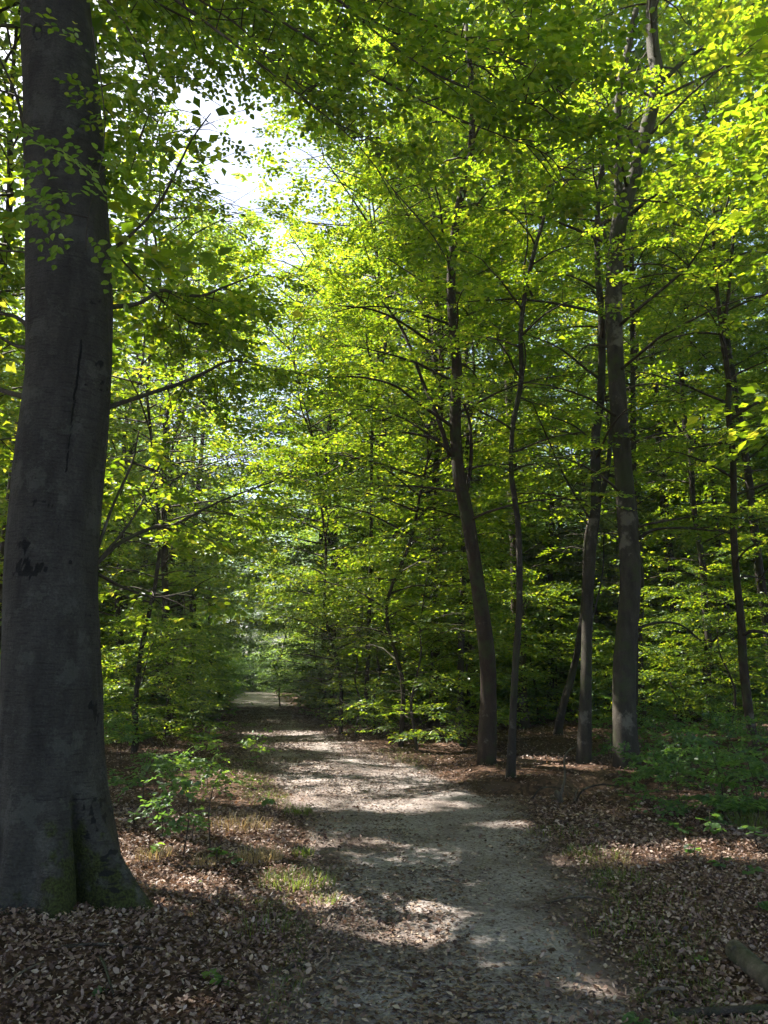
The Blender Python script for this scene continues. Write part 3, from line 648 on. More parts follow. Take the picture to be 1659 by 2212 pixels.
    knot(214, 787, 9, 7); knot(190, 1330, 6, 8); knot(205, 650, 14, 8, .018, .5); knot(152, 1213, 3, 3, .01, 1); knot(82, 70, 12, 20, .02, .5); knot(145, 905, 4, 5, .006, .4)
    # torn dark scars
    def blot(x, y, rx, ry, seed, s=.95, thr=.1):
        nonlocal scar, dr
        q = ((px - x) / rx) ** 2 + ((py - y) / ry) ** 2
        v = np.clip((1 - q + .9 * vnoise(px / 6, py / 7, seed) + .6 * vnoise(px / 2.5, py / 3, seed + 1) - thr) * 2.2, 0, 1) * front * (q < 2); scar = np.maximum(scar, s * v); dr -= .007 * v
    blot(62, 1228, 40, 24, 50, .97, .35); blot(52, 1178, 22, 18, 52, .8, .5); blot(202, 1530, 12, 22, 54, .8, .35); blot(95, 1092, 25, 8, 56, .7, .5); blot(210, 1560, 8, 30, 57, .6, .5)
    # dark flaky plates by the roots
    fl = np.clip(vnoise(px / 9, py / 16, 58) + .7 * vnoise(px / 3.5, py / 6, 59) - .1, 0, 1) * np.exp(-((px - 215 - (py - 1800) * .25) / 38) ** 2) * (py > 1725) * front
    scar = np.maximum(scar, .75 * np.clip(fl * 1.5, 0, 1)); dr += .012 * np.clip(vnoise(px / 6, py / 10, 60), 0, 1) * np.exp(-((px - 225 - (py - 1800) * .25) / 45) ** 2) * (py > 1740) * front
    rad2 = rad + dr
    V = np.stack([cx[:, None] + rad2 * np.cos(TH), cy_[:, None] + rad2 * np.sin(TH), ZZ], -1) - b
    V[..., 2] += 0
    i = np.arange(len(zz) - 1)[:, None] * n; j = np.arange(n)[None]; kk = (j + 1) % n
    q = np.stack([i + j, i + kk, i + n + kk, i + n + j], -1).reshape(-1)
    me = fast_mesh('trunk', V.reshape(-1, 3), q, np.full((len(zz) - 1) * n, 4), M['beech'], True)
    moss = np.clip(1.2 - ZZ / .95, 0, 1) * (.30 + .62 * np.exp(-((TH - 5.35) / .5) ** 2)) + .25 * np.clip(1 - ZZ / .3, 0, 1) + .22 * vnoise(px / 16, py / 22, 66)
    for nm, arr in (('moss', moss), ('scar', scar)):
        a = me.attributes.new(nm, 'FLOAT', 'POINT'); a.data.foreach_set('value', np.ascontiguousarray(arr.ravel(), np.float32))
    add('trunk', me, root)
    topc = np.array([cx[-1], cy_[-1], zt])
    # upper trunk and crown above the frame
    up = np.array([topc - [0, 0, .3], topc + [-.15, .3, 2.5], topc + [.1, .8, 5.5], topc + [.2, 1.0, 9]])
    mb = MB(); tube(mb, catmull(up, 20) - b, np.linspace(rr[-1] * 1.0, .06, 20), 20, .03, 3); add('upper_trunk', mb.mesh('upper_trunk', M['beech'], True), root)
    spine = catmull(up, 20)
    limbs, secs, O, Hd = crown_plan(spine, .5, 5.4, g, 40, .3)
    mb = MB()
    for Pl, Lr in limbs: tube(mb, Pl - b, np.linspace(.02 + .014 * Lr, .008, 7), 6)
    for p, e in secs: tube(mb, np.array([p, e]) - b, [.01, .004], 3, cap=False)
    add('limb', mb.mesh('limb', M['twig'], True), root)
    k_ = keep(O, g) & (O[:, 2] > 1.6 + .9 * np.maximum(O[:, 1], 0)) | ((O[:, 2] > 9) & keep(O, g)); O, Hd = O[k_], Hd[k_]
    P2, D2, N2 = expand(SPF, O, Hd, g.normal(0, .15, len(O)), g.normal(0, .2, len(O)), g.uniform(.8, 1.2, len(O)), g, .40)
    build_leaves('crown', P2, D2, N2, LQ, .25, M['leaf'], root, b, g)
    return root, b
beech, BB = big_beech()

# branches of the big beech: (px, py, width, depth) polylines
def beech_branch(pts, seed, nspray, L=.07, span=(.2, 1.0), side=.5, leafn=0, mat='leaf', droop=-.12, sub=.35, spread=.35, drop=.1, head_bias=None):
    g = np.random.default_rng(seed)
    P = np.array([on_plane(px, py, d)[0] for px, py, wd, d in pts]); r_ = np.array([wd / 2 * d * (1.05 if py > 600 else .6) / F for px, py, wd, d in pts])
    Ps, rs = smooth_line(P, r_, 26)
    mb = MB(); tube(mb, Ps - BB, rs, 8, .06, seed)
    O, Hd, Tl = [], [], []
    for i in range(nspray):
        t = span[0] + (span[1] - span[0]) * (i + g.random()) / max(nspray, 1); k = t * 25; kk = min(int(k), 24)
        p = Ps[kk] + (Ps[kk + 1] - Ps[kk]) * (k - kk); tg = Ps[kk + 1] - Ps[kk]
        h = math.atan2(tg[0], tg[1]) + (1 if i % 2 else -1) * g.uniform(.35, 1.1) * (side / .5)
        ln = sub * g.uniform(.2, 1.4) * (1.1 - .5 * t)
        e = p + np.array([math.sin(h) * ln, math.cos(h) * ln, g.normal() * .12 * spread / .35 + droop * ln])
        if ln > .12: tube(mb, np.array([p, (p + e) / 2 + [0, 0, .015], e]) - BB, [.006, .0045, .003], 4, cap=False)
        for q in range(1 + int(ln / .28)):
            f = 1 - q * .45; O.append(p + (e - p) * f); Hd.append(h + g.normal() * .5); Tl.append(g.normal() * .15 + droop)
    o = add('branch', mb.mesh('branch', M['twig'], True), beech)
    if nspray:
        O = np.array(O); Hd = np.array(Hd); Tl = np.array(Tl)
        P2, D2, N2 = expand(SPF, O, Hd, Tl, g.normal(0, .25, len(O)), g.uniform(.6, 1.0, len(O)), g, drop)
        split_leaves(P2, D2, N2, LM, L, M[mat], o, BB, g, leafn, 'foliage', LN, 'n')
    return o
# dark boughs arching over the path at the top of the view
OV = [
 ([(150, -420, 60, 5.7), (420, -220, 40, 5.2), (700, -60, 22, 5.0), (950, 60, 12, 4.9), (1150, 150, 8, 4.8), (1290, 215, 4, 4.8)], 26, 40),
 ([(170, -330, 44, 5.8), (380, -120, 26, 5.5), (600, 40, 16, 5.3), (800, 160, 10, 5.1), (1000, 260, 7, 5.0), (1200, 330, 4, 4.9), (1290, 395, 3, 4.9)], 30, 50),
 ([(160, -200, 34, 5.8), (330, -40, 20, 5.6), (500, 90, 13, 5.4), (640, 200, 9, 5.3), (760, 300, 6, 5.2), (850, 410, 5, 5.2), (940, 515, 3, 5.2)], 26, 40),
 ([(650, -80, 16, 5.0), (800, 60, 11, 4.9), (950, 165, 8, 4.8), (1090, 215, 5, 4.7), (1190, 225, 3, 4.6)], 20, 30),
 ([(560, -140, 20, 5.4), (700, -20, 12, 5.4), (830, 60, 8, 5.3), (960, 120, 5, 5.2), (1070, 150, 3, 5.2)], 22, 20),
 ([(185, -60, 18, 5.7), (250, 25, 12, 5.6), (300, 100, 9, 5.6), (327, 170, 7, 5.5), (325, 235, 5, 5.5), (300, 300, 3, 5.5)], 12, 20),
 ([(300, -90, 18, 5.6), (400, -20, 12, 5.5), (520, 60, 9, 5.4), (600, 150, 7, 5.3), (680, 200, 4, 5.3)], 18, 25),
 ([(230, -180, 20, 5.9), (430, -90, 14, 5.9), (620, -30, 10, 5.9), (780, 30, 7, 5.9), (880, 90, 4, 5.8)], 22, 10),
 ([(200, -100, 16, 6.2), (330, 0, 12, 6.4), (450, 60, 9, 6.6), (560, 100, 6, 6.8)], 18, 10),
 ([(1000, -160, 14, 5.2), (1060, -50, 9, 5.1), (1110, 40, 6, 5.0), (1160, 110, 4, 4.9)], 10, 10),
]
for k, (pts, nsp, nlp) in enumerate(OV): beech_branch([(px - max(0, px - 1150) * .5, py, wd * .8, d) for px, py, wd, d in pts], 300 + k, int(nsp * 1.15), leafn=nlp, L=.057, sub=.42, spread=.45)
# twig hanging in front of the trunk, bright fresh leaves
beech_branch([(200, 60, 9, 5.1), (205, 95, 8, 4.9), (215, 150, 7, 4.7), (222, 210, 5, 4.6), (228, 260, 3, 4.6)], 320, 5, leafn=14, L=.06, sub=.16, spread=.1)
beech_branch([(228, 250, 5, 4.8), (222, 330, 4, 4.7), (208, 400, 4, 4.6), (190, 470, 3, 4.55), (185, 540, 2, 4.55)], 321, 8, leafn=25, L=.062, sub=.12, spread=.1, mat='leaf_fresh', span=(.15, 1.0), drop=.35)
beech_branch([(205, 385, 3, 4.6), (170, 360, 3, 4.55), (135, 340, 2, 4.5), (105, 330, 2, 4.5)], 322, 3, leafn=20, L=.06, sub=.08, spread=.05, mat='leaf_fresh', drop=.45)
beech_branch([(192, 470, 3, 4.6), (165, 465, 3, 4.55), (125, 455, 2, 4.5), (100, 440, 2, 4.5)], 323, 3, leafn=20, L=.06, sub=.08, spread=.05, mat='leaf_fresh', drop=.45)
# ascending limb crossing the opening and the dark twigs on the path side
beech_branch([(225, 540, 20, 6.0), (262, 525, 14, 6.3), (320, 470, 12, 6.7), (355, 420, 11, 7.0), (385, 360, 9, 7.2), (415, 300, 8, 7.4), (455, 245, 5, 7.6)], 324, 6, leafn=10, L=.065, span=(.5, 1.0), sub=.3)
beech_branch([(235, 664, 12, 6.0), (300, 655, 9, 6.4), (345, 628, 8, 6.8), (375, 632, 7, 7.0), (430, 640, 7, 7.3), (485, 620, 5, 7.7), (560, 590, 3, 8.2)], 325, 16, leafn=10, L=.065, span=(.35, 1.0), sub=.5)
beech_branch([(232, 880, 12, 6.0), (320, 851, 9, 6.6), (400, 824, 8, 7.0), (450, 801, 7, 7.4), (505, 779, 5, 7.8), (590, 800, 4, 8.3), (650, 830, 3, 8.6)], 326, 24, leafn=10, L=.065, span=(.25, 1.0), sub=.6)
beech_branch([(208, 1217, 11, 6.0), (260, 1172, 9, 6.4), (330, 1140, 7, 6.8), (380, 1131, 6, 7.1), (430, 1105, 5, 7.4), (490, 1077, 4, 7.7), (590, 1040, 3, 8.2)], 327, 22, leafn=10, L=.065, span=(.35, 1.0), sub=.5)
beech_branch([(212, 1180, 8, 6.0), (245, 1090, 6, 6.3), (285, 1000, 5, 6.6), (300, 930, 3, 6.8)], 328, 8, leafn=6, L=.065, span=(.4, 1.0))
beech_branch([(210, 1215, 7, 6.0), (280, 1130, 5, 6.5), (320, 1060, 4, 6.9), (350, 1010, 3, 7.2)], 329, 8, leafn=6, L=.065, span=(.4, 1.0))
beech_branch([(212, 1240, 8, 6.0), (270, 1270, 6, 6.5), (340, 1290, 4, 7.0), (420, 1275, 3, 7.5)], 330, 10, leafn=6, L=.065, span=(.3, 1.0))
beech_branch([(230, 520, 12, 6.1), (290, 590, 8, 6.7), (400, 690, 6, 7.5), (470, 700, 4, 8.1)], 331, 16, leafn=6, L=.065, span=(.35, 1.0), sub=.5)
for k, pts in enumerate([[(60, 310, 14, 6.0), (45, 240, 12, 6.2), (25, 180, 10, 6.4), (-20, 90, 8, 6.7)], [(60, 424, 9, 6.0), (25, 415, 8, 6.3), (-30, 400, 7, 6.8)], [(64, 545, 9, 6.0), (30, 543, 8, 6.3), (-30, 540, 7, 6.8)],
                         [(66, 715, 12, 6.0), (50, 695, 10, 6.2), (20, 680, 8, 6.5), (-30, 675, 7, 6.9)], [(64, 752, 10, 6.0), (30, 745, 8, 6.4), (-20, 715, 6, 6.9)], [(60, 858, 14, 6.0), (25, 850, 12, 6.3), (-30, 832, 10, 6.8)], [(45, 945, 5, 6.0), (10, 948, 4, 6.3), (-20, 955, 3, 6.6)]]):
    beech_branch(pts, 340 + k, 6, leafn=4, L=.065, span=(.5, 1.0), sub=.4)

# ------------------------------------------------------------------ the wood around: whole trees
def forest_tree(label, x, y, H, h0, Rc, seed, bark, group=None, nl=26, leaf=.10, mat='leaf', T=LQ, sprays=None, tr=.13, density=.85, step=.42, lean=.07, name='beech_tree'):
    g = np.random.default_rng(seed)
    b = np.array([x, y, float(gz(x, y))]); root = empty(name, b, label, 'tree', group)
    n = 9; hz = np.linspace(-.15, H, n); off = np.cumsum(g.normal(size=(n, 2)) * lean * H / 6, axis=0); off -= off[0]
    P = np.column_stack([b[0] + off[:, 0], b[1] + off[:, 1], b[2] + hz]); Ps = catmull(P, 24)
    rs = tr * (1 - np.linspace(0, 1, 24) ** 1.1 * .93); rs[0] *= 1.3; rs[1] *= 1.1
    mb = MB(); tube(mb, Ps - b, rs, 9, .06, seed); add('trunk', mb.mesh('trunk', bark, True), root)
    limbs, secs, O, Hd = crown_plan(Ps, h0, Rc, g, nl, step)
    mb = MB()
    lr0 = .012 if h0 > .5 else .004
    for Pl, Lr in limbs: tube(mb, Pl[::2] - b, np.linspace((lr0 + lr0 * .6 * Lr) * .8, .004, 4), 4, cap=False)
    for p, e in secs[::2]: tube(mb, np.array([p, e]) - b, [.007, .003], 3, cap=False)
    add('limb', mb.mesh('limb', M['twig'], True), root)
    k = keep(O, g) & (g.random(len(O)) < density); O, Hd = O[k], Hd[k]
    P2, D2, N2 = expand(sprays or SP, O, Hd, g.normal(0, .16, len(O)), g.normal(0, .25, len(O)), g.uniform(.8, 1.25, len(O)), g, .15)
    build_leaves('crown', P2, D2, N2, T, leaf, M[mat], root, b, g)
    return root
SPM = spray_set(6, 6, length=.75, gap=.062, subs=4, jit=.32)      # medium
# (x, y, height, crown base, radius, trunk radius, bark, label)
MID = [
 (-1.6 - 3.2, 15.5, 15, 2.8, 3.0, .05, 'bark_dark', 'bushy beech behind the mossy dark trunk, low branches reaching the copse'),
 (-7.6, 13.5, 16, 2.2, 3.3, .15, 'bark_dark', 'leafy beech seen beyond the left flank of the massive trunk'),
 (-5.3, 20.0, 12, 3.0, 3.0, .12, 'bark_dark', 'beech of the left copse whose branches roof the thin poles'),
 (-8.8, 20.0, 17, 3.0, 3.2, .14, 'bark_dark', 'tall beech deep in the left copse behind the bushy one'),
 (-7.6, 26.0, 14, 2.5, 3.2, .13, 'bark_dark', 'beech leaning its leaves toward the far left side of the path'),
 (1.2, 20.0, 19, 3.0, 3.4, .13, 'bark', 'beech with the brightest yellow-green foliage over the path shrubs'),
 (-.2, 25.0, 18, 3.0, 3.4, .15, 'bark_dark', 'beech rising behind the bright one at the inside of the path bend'),
 (3.6, 21.5, 17, 3.2, 3.2, .14, 'bark_grey', 'beech filling the gap behind the slender crooked trunk'),
 (6.8, 21.5, 17, 3.0, 3.3, .15, 'bark_grey', 'beech filling the gap between the thickest trunk and the slim leaning one'),
 (9.6, 19.5, 17, 2.6, 3.3, .14, 'bark_dark', 'dense beech behind the brown three-stemmed trunk'),
 (-1.9, 31.5, 21, 2.4, 3.3, .14, 'bark_dark', 'beech closing the view on the right of the distant path'),
 (.35, 17.0, 12, 1.9, 3.1, .05, 'bark', 'low-crowned young beech of shining leaves just left of the bowed brown trunk'),
 (-1.1, 20.4, 13, 1.8, 3.1, .05, 'bark', 'young beech of shining leaves nearest the right rim of the bending path'),
 (-.1, 24.8, 28, 13.0, 5.4, .07, 'bark', 'tallest beech of the middle wood, its crown bounding the opening over the path'),
 (-.5, 20.6, 20.5, 7.0, 4.3, .06, 'bark_dark', 'slim-crowned tall beech rising beside the opening over the path'),
 (-1.6, 27.8, 19, 3.0, 4.7, .15, 'bark_dark', 'spreading beech arching over the path from the right at the bend'),
 (-7.7, 22.8, 14, 3.2, 4.5, .14, 'bark_dark', 'spreading beech arching over the path from the left at the bend'),
 (-7.4, 29.4, 19, 3.0, 4.8, .15, 'bark_dark', 'beech behind the left arching one, roofing the distant path'),
 (-2.9, 37.5, 24, 2.6, 4.2, .16, 'bark_dark', 'beech roofing the far right side of the distant path'),
 (-10.6, 38.0, 24, 2.4, 4.0, .16, 'bark_dark', 'beech roofing the far left side of the distant path'),
 (-10.5, 31.0, 16, 2.4, 3.4, .14, 'bark_dark', 'beech closing the view on the left of the distant path'),
]
for k, (x, y, H, h0, Rc, tr, bk, lab) in enumerate(MID):
    shining = 'shining' in lab; SHAFT = .25 if shining else .96
    forest_tree(lab, x, y, H, h0, Rc, 500 + k, M[bk], lean=.15 if shining else .07, nl=60 if shining else 40 if y < 24 else 32, leaf=.104 if y < 20 else .135, tr=tr, sprays=SPM if y > 20 else None, density=.95, step=.34, mat='leaf')
SHAFT = .2
# understory bushes of beech, branches down to the ground: (x, y, height, radius)
BUSH = [
 (-1.2, 23.0, 4.0, 2.2, 'dense bush whose leafy boughs hang toward the right rim of the path'),
 (-.3, 20.0, 4.2, 1.9, 'tall bush rising behind the glowing low one'),
 (1.7, 17.6, 3.0, 1.4, 'small beech bush peeping between the pale-edged trunk and the glowing bush'),
 (-2.2, 29.0, 4.6, 2.0, 'high bush where the path swings out of sight'),
 (3.0, 24.5, 4.0, 2.0, 'bush filling the dark between the slender crooked beech and the leaning trunk'),
 (at(900, 1560, 16)[0], 16.2, 4.0, 2.3, 'glowing low beech bush with layered branches touching the ground beside the path'),
 (at(770, 1540, 20)[0], 20.0, 3.8, 2.2, 'dark beech bush tucked behind the glowing one'),
 (-1.6, 25.5, 3.4, 1.6, 'bluish dark bush next to the first bend of the path'),
 (at(1450, 1500, 20)[0], 20.0, 3.6, 1.9, 'broad beech bush lit from behind between the thickest and the slim leaning trunk'),
 (at(1560, 1500, 17)[0], 17.5, 3.0, 1.6, 'beech bush in front of the brown three-stemmed trunk row'),
 (at(1150, 1480, 23)[0], 23.0, 3.8, 1.9, 'beech bush behind the thin black trunk'),
 (-4.9, 15.8, 2.6, 1.2, 'low beech bush at the foot of the copse, left of the path'),
 (at(330, 1560, 17)[0], 18.5, 2.4, 1.4, 'sunlit bush among the poles of the left copse'),
 (-8.3, 34.0, 4.5, 1.8, 'pale hazy bush left of the far end of the path'),
 (-4.8, 37.0, 5.0, 2.0, 'pale hazy bush right of the far end of the path'),
 (-9.2, 25.0, 3.6, 2.0, 'bush closing the back of the left copse'),
]
for k, (x, y, H, Rc, lab) in enumerate(BUSH):
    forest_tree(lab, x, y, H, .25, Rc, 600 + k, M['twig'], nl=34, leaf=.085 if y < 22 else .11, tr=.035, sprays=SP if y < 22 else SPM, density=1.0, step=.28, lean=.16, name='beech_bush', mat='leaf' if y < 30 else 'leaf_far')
# farther trees share a few meshes
def copy_thing(src, loc, rz, sc_, label, group=None):
    r2 = src.copy(); COL.objects.link(r2); r2.location = [float(v) for v in loc]; r2.rotation_euler = (0, 0, rz); r2.scale = (sc_, sc_, sc_); r2['label'] = label
    if group: r2['group'] = group
    for ch in list(src.children):
        c = ch.copy(); COL.objects.link(c); c.parent = r2
    return r2
def free_keep(P, g): return np.ones(len(P), bool)
_keep = keep; keep = free_keep; CARVE = False; SHAFT = 0
def clear_of_glow(x, y, r=2.4, z0=5, z1=20):
    for c, r_ in GLOW:
        for z in np.arange(max(z0, c[2] + 2.5), z1, 1.5):
            if (x - c[0] - SD[0] / SD[2] * (z - c[2])) ** 2 + (y - c[1] - SD[1] / SD[2] * (z - c[2])) ** 2 < r * r: return False
    return True
gf = np.random.default_rng(77)
FARLAB = ['distant beech standing in the depth of the wood', 'distant low-branched beech in the depth of the wood', 'distant slim beech in the depth of the wood', 'distant spreading beech in the depth of the wood']
protos = []
for k, (H, h0, Rc) in enumerate([(19, 1.6, 4.2), (17, 1.2, 4.0), (20, 2.4, 3.8), (22, 1.8, 4.6)]):
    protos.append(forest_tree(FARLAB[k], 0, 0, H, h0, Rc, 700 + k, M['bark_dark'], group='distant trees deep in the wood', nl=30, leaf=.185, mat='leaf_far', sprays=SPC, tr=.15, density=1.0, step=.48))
spots = []
for yy_ in np.arange(33, 112, 4.6):
    half = min(yy_ * .62 + 6, 52)
    for xx_ in np.arange(-half, half, 5.2 if yy_ < 60 else 8.5):
        x = xx_ + gf.uniform(-1.8, 1.8); y = yy_ + gf.uniform(-1.8, 1.8); pd = float(path_dist(x, y))
        if (pd < 1.4 and y < 56) or (pd < 3.6 and 37 < y < 76): continue
        if y > 70 and abs(x) > .62 * y: continue
        if y < 46 and not clear_of_glow(x, y, 1.5): continue
        spots.append((x, y))
print('far trees', len(spots))
for i, (x, y) in enumerate(spots):
    p = protos[i % 4]; loc = (x, y, float(gz(x, y))); rz = gf.uniform(0, 6.28); s_ = gf.uniform(.85, 1.2)
    if i < 4: p.location = loc; p.rotation_euler = (0, 0, rz)
    else: copy_thing(p, loc, rz, s_, FARLAB[i % 4])
# young beeches and taller ones filling the wood between the traced trunks and the distance
UNDER = ['young leafy beech of the understory, branches almost to the ground', 'young beech of the understory with flat sheets of leaves', 'young bushy beech of the understory']
UP = []
for k, (H, h0, Rc) in enumerate([(7.5, .9, 2.6), (9, 1.3, 2.8), (6, .5, 2.3)]):
    UP.append(forest_tree(UNDER[k], 0, 0, H, h0, Rc, 740 + k, M['bark_dark'], group='young beeches of the understory', nl=42, leaf=.108, mat='leaf', tr=.055, density=1.0, step=.36, lean=.05, name='young_beech'))
TALL = ['tall beech of the middle wood with a high crown', 'tall spreading beech of the middle wood']
TP = []
for k, (H, h0, Rc) in enumerate([(17, 5.0, 3.5), (19, 6.5, 3.8)]):
    TP.append(forest_tree(TALL[k], 0, 0, H, h0, Rc, 750 + k, M['bark_dark'], group='tall beeches of the middle wood', nl=36, leaf=.122, mat='leaf', sprays=SP, tr=.10, density=.72, step=.36))
gu = np.random.default_rng(78)
def put_all(protos_, labs, pts):
    for i, (x, y) in enumerate(pts):
        p = protos_[i % len(protos_)]; loc = (x, y, float(gz(x, y))); rz = gu.uniform(0, 6.28)
        if i < len(protos_): p.location = loc; p.rotation_euler = (0, 0, rz)
        else: copy_thing(p, loc, rz, gu.uniform(.85, 1.15), labs[i % len(labs)])
def grid_pts(y0, y1, dy, dx, pdmin, ok=lambda x, y: True):
    o = []
    for yy_ in np.arange(y0, y1, dy):
        half = yy_ * .56 + 1.5
        for xx_ in np.arange(-half, half, dx):
            x = xx_ + gu.uniform(-.9, .9); y = yy_ + gu.uniform(-.9, .9)
            if path_dist(x, y) > pdmin and ok(x, y): o.append((x, y))
    return o
put_all(UP, UNDER, grid_pts(17.5, 46, 3.6, 4.2, 2.3, lambda x, y: not (-.40 < x / y < -.19 and y < 30) and clear_of_glow(x, y, 2.8, 2, 9)))
def clear_of_pools(x, y, r=2.6, z0=4, z1=16):
    for z in np.arange(z0, z1, 1.5):
        for cx_, cy_, rx, ry in POOLW:
            if rx * ry > .02 and (x - cx_ - SD[0] / SD[2] * z) ** 2 + (y - cy_ - SD[1] / SD[2] * z) ** 2 < r * r: return False
    return True
SHR = ['bushy shrub on the floor of the wood', 'wide low shrub on the floor of the wood']
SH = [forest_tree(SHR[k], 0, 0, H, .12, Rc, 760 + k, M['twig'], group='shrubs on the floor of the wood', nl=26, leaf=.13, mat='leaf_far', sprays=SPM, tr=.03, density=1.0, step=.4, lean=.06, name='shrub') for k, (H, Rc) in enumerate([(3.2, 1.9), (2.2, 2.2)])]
put_all(SH, SHR, [(-10.0 + dx, 60 + dy) for dx, dy in [(-2.6, 0), (.2, 1.5), (2.8, 0), (-1.2, 5), (1.6, 4.5), (4.6, 3), (-5, 2), (-3.6, 3), (-.4, 3), (1.2, 7), (3, 7), (-2, 8)]])
put_all(UP, UNDER, grid_pts(42, 60, 4.5, 6.0, .8))
put_all(SH, SHR, grid_pts(26, 62, 4.4, 4.4, 1.3) + [(x + gu.uniform(-.6, .6), y + gu.uniform(-.6, .6)) for y in (66, 70, 75) for x in np.arange(-34, 26, 3.2)])
put_all(TP, TALL, grid_pts(20.5, 37, 4.0, 4.2, 1.2, lambda x, y: abs(x / y + .215) > .15 and clear_of_pools(x, y, 2.0) and clear_of_glow(x, y, 3.0)))
# trees added above and around the view to throw shade and close the canopy
keep = _keep; CARVE = True
SHAFT = 1.0
OLD = [(8.4, 10.6), (-10.5, 8.5), (-15.5, 10.5), (-21, 14), (-20.5, 21), (-12.5, 6.5), (-6.5, 1.5), (4.8, -2.5), (-3.5, -8), (6.5, 5.0), (-10.5, 13.5), (-15.5, 18), (-10.2, 20.5), (-15, 25), (-9.5, 28.3), (1.7, 25.2), (-14, 33), (2.4, 36), (-9.9, 36), (2.8, 25.5), (5.5, 31.5), (9.2, 24.5), (11, 33), (9.0, 15.5), (.8, 37.5), (-6, 9.0), (13.0, 20), (6.6, 20.8), (3.7, 21.5)]
for k, (x, y) in enumerate(OLD):
    forest_tree(['old beech with a high broad crown, added to shade the wood', 'old tall beech added to the upper canopy for shade'][k % 2], x, y, 26 + k % 3, 17.5, 6.0, 860 + k, M['bark'], group='old beeches added overhead for shade', nl=28, leaf=.32, mat='leaf', sprays=SPC, tr=.17, density=.36 if y > 8 else .25, step=.9, lean=.01)
SHAFT = .9
SIDE = [(-5.8, 10.8), (-6.5, 8.0), (-9.5, 10.5), (-9.0, 5.0), (-13.5, 8.0), (-12.0, 17.5), (-7.5, 0.5), (8.0, 7.5), (7.5, 2.0), (12.5, 8.5), (9.5, 12.0)]  # lower trees, mostly beside the view, added to shade the foreground
for k, (x, y) in enumerate(SIDE):
    forest_tree(['tall beech of the surrounding wood, added to shade the path', 'leafy beech of the surrounding wood, added for shade'][k % 2], x, y, 17 + (k * 7 % 4), 8.5 if k == 0 else 3.5 if x < 0 else 4, 4.2, 800 + k, M['bark_dark'], group='beeches added around the path for shade', nl=26, leaf=.19, mat='leaf', sprays=SPC, tr=.2, density=1.0, step=.45)

# ------------------------------------------------------------------ leaf litter
def scatter(n, y0, y1, g, power=1.0, xpad=1.5):
    """points in the view wedge on the ground, denser near"""
    y = y0 + (y1 - y0) * g.random(n) ** power
    half = y * .56 + xpad
    x = (g.random(n) * 2 - 1) * half
    return x, y
def litter():
    g = np.random.default_rng(90)
    x, y = scatter(105000, 2.2, 34, g, 1.5); x2, y2 = scatter(74000, 3.2, 9.5, g, 1.35); x = np.concatenate([x, x2]); y = np.concatenate([y, y2])
    pd = path_dist(x, y) + .25 * vnoise(x * 1.5, y * 1.5, 71)
    p = np.clip(.05 + (pd + .42) * 1.1, .045, 1.0) * np.clip(.85 + .4 * vnoise(x * .9, y * .9, 72), .4, 1)
    k = g.random(len(x)) < p; x, y = x[k], y[k]; n = len(x)
    z = gz(x, y) + .012 + g.random(n) * .022
    h = g.uniform(0, 6.28, n); ti = g.normal(0, .35, n)
    D = np.stack([np.sin(h) * np.cos(ti), np.cos(h) * np.cos(ti), np.sin(ti)], -1); N = np.stack([g.normal(0, .7, n), g.normal(0, .7, n), np.ones(n)], -1)
    P = np.stack([x, y, z], -1); S = g.uniform(.018, .046, n); W_ = g.uniform(.55, 1.2, n)
    return P, D, N, S, W_
CURL = tmpl([(0, 0, 0), (.27, .3, .16), (.24, .7, .12), (.04, 1, .2), (-.22, .72, .2), (-.28, .3, .06)], [(0, 1, 2, 3), (0, 3, 4, 5)])
P, D, N, S, W_ = litter()
px, py, dp = project(P); vis = (px > 0) & (px < 1659) & (py > 0) & (py < 2212)
score = np.where(vis, S / dp, 0); order = np.argsort(-score)[:300]
leaf_parts(order, P, D, N, S, W_, M['litter'], floor_o, np.zeros(3), CURL, 'c')
m = np.ones(len(P), bool); m[order] = False
near = m & (P[:, 1] < 7.5)
V, lo, to = place(CURL, P[near], D[near], N[near], S[near], W_[near]); mb = MB(); mb.put(V, lo, to)
far = m & ~near
V, lo, to = place(LQ, P[far], D[far], N[far], S[far] * 1.35, W_[far]); mb.put(V, lo, to)
tag(add('leaf_litter', mb.mesh('leaf_litter', M['litter']), kind='stuff'), 'carpet of dry curled brown and pale beech leaves covering the woodland ground', 'leaf litter')
gb = np.random.default_rng(96); xb, yb = scatter(30000, 3.0, 10, gb, 1.3); kb = path_dist(xb, yb) > -.1; xb, yb = xb[kb], yb[kb]; nb = len(xb)
hb_ = gb.uniform(0, 6.28, nb); Db = np.stack([np.sin(hb_), np.cos(hb_), gb.normal(0, .4, nb)], -1); Nb = np.stack([gb.normal(0, .8, nb), gb.normal(0, .8, nb), np.ones(nb)], -1)
V, lo, to = place(LQ, np.stack([xb, yb, gz(xb, yb) + .02 + gb.random(nb) * .03], -1), Db, Nb, gb.uniform(.010, .030, nb), gb.uniform(.3, 1.6, nb)); mb = MB(); mb.put(V, lo, to)
tag(add('leaf_fragments', mb.mesh('leaf_fragments', M['litter']), kind='stuff'), 'broken bits of dead leaves mixed into the litter', 'leaf fragments')
print('litter', int(near.sum()), int(far.sum()))
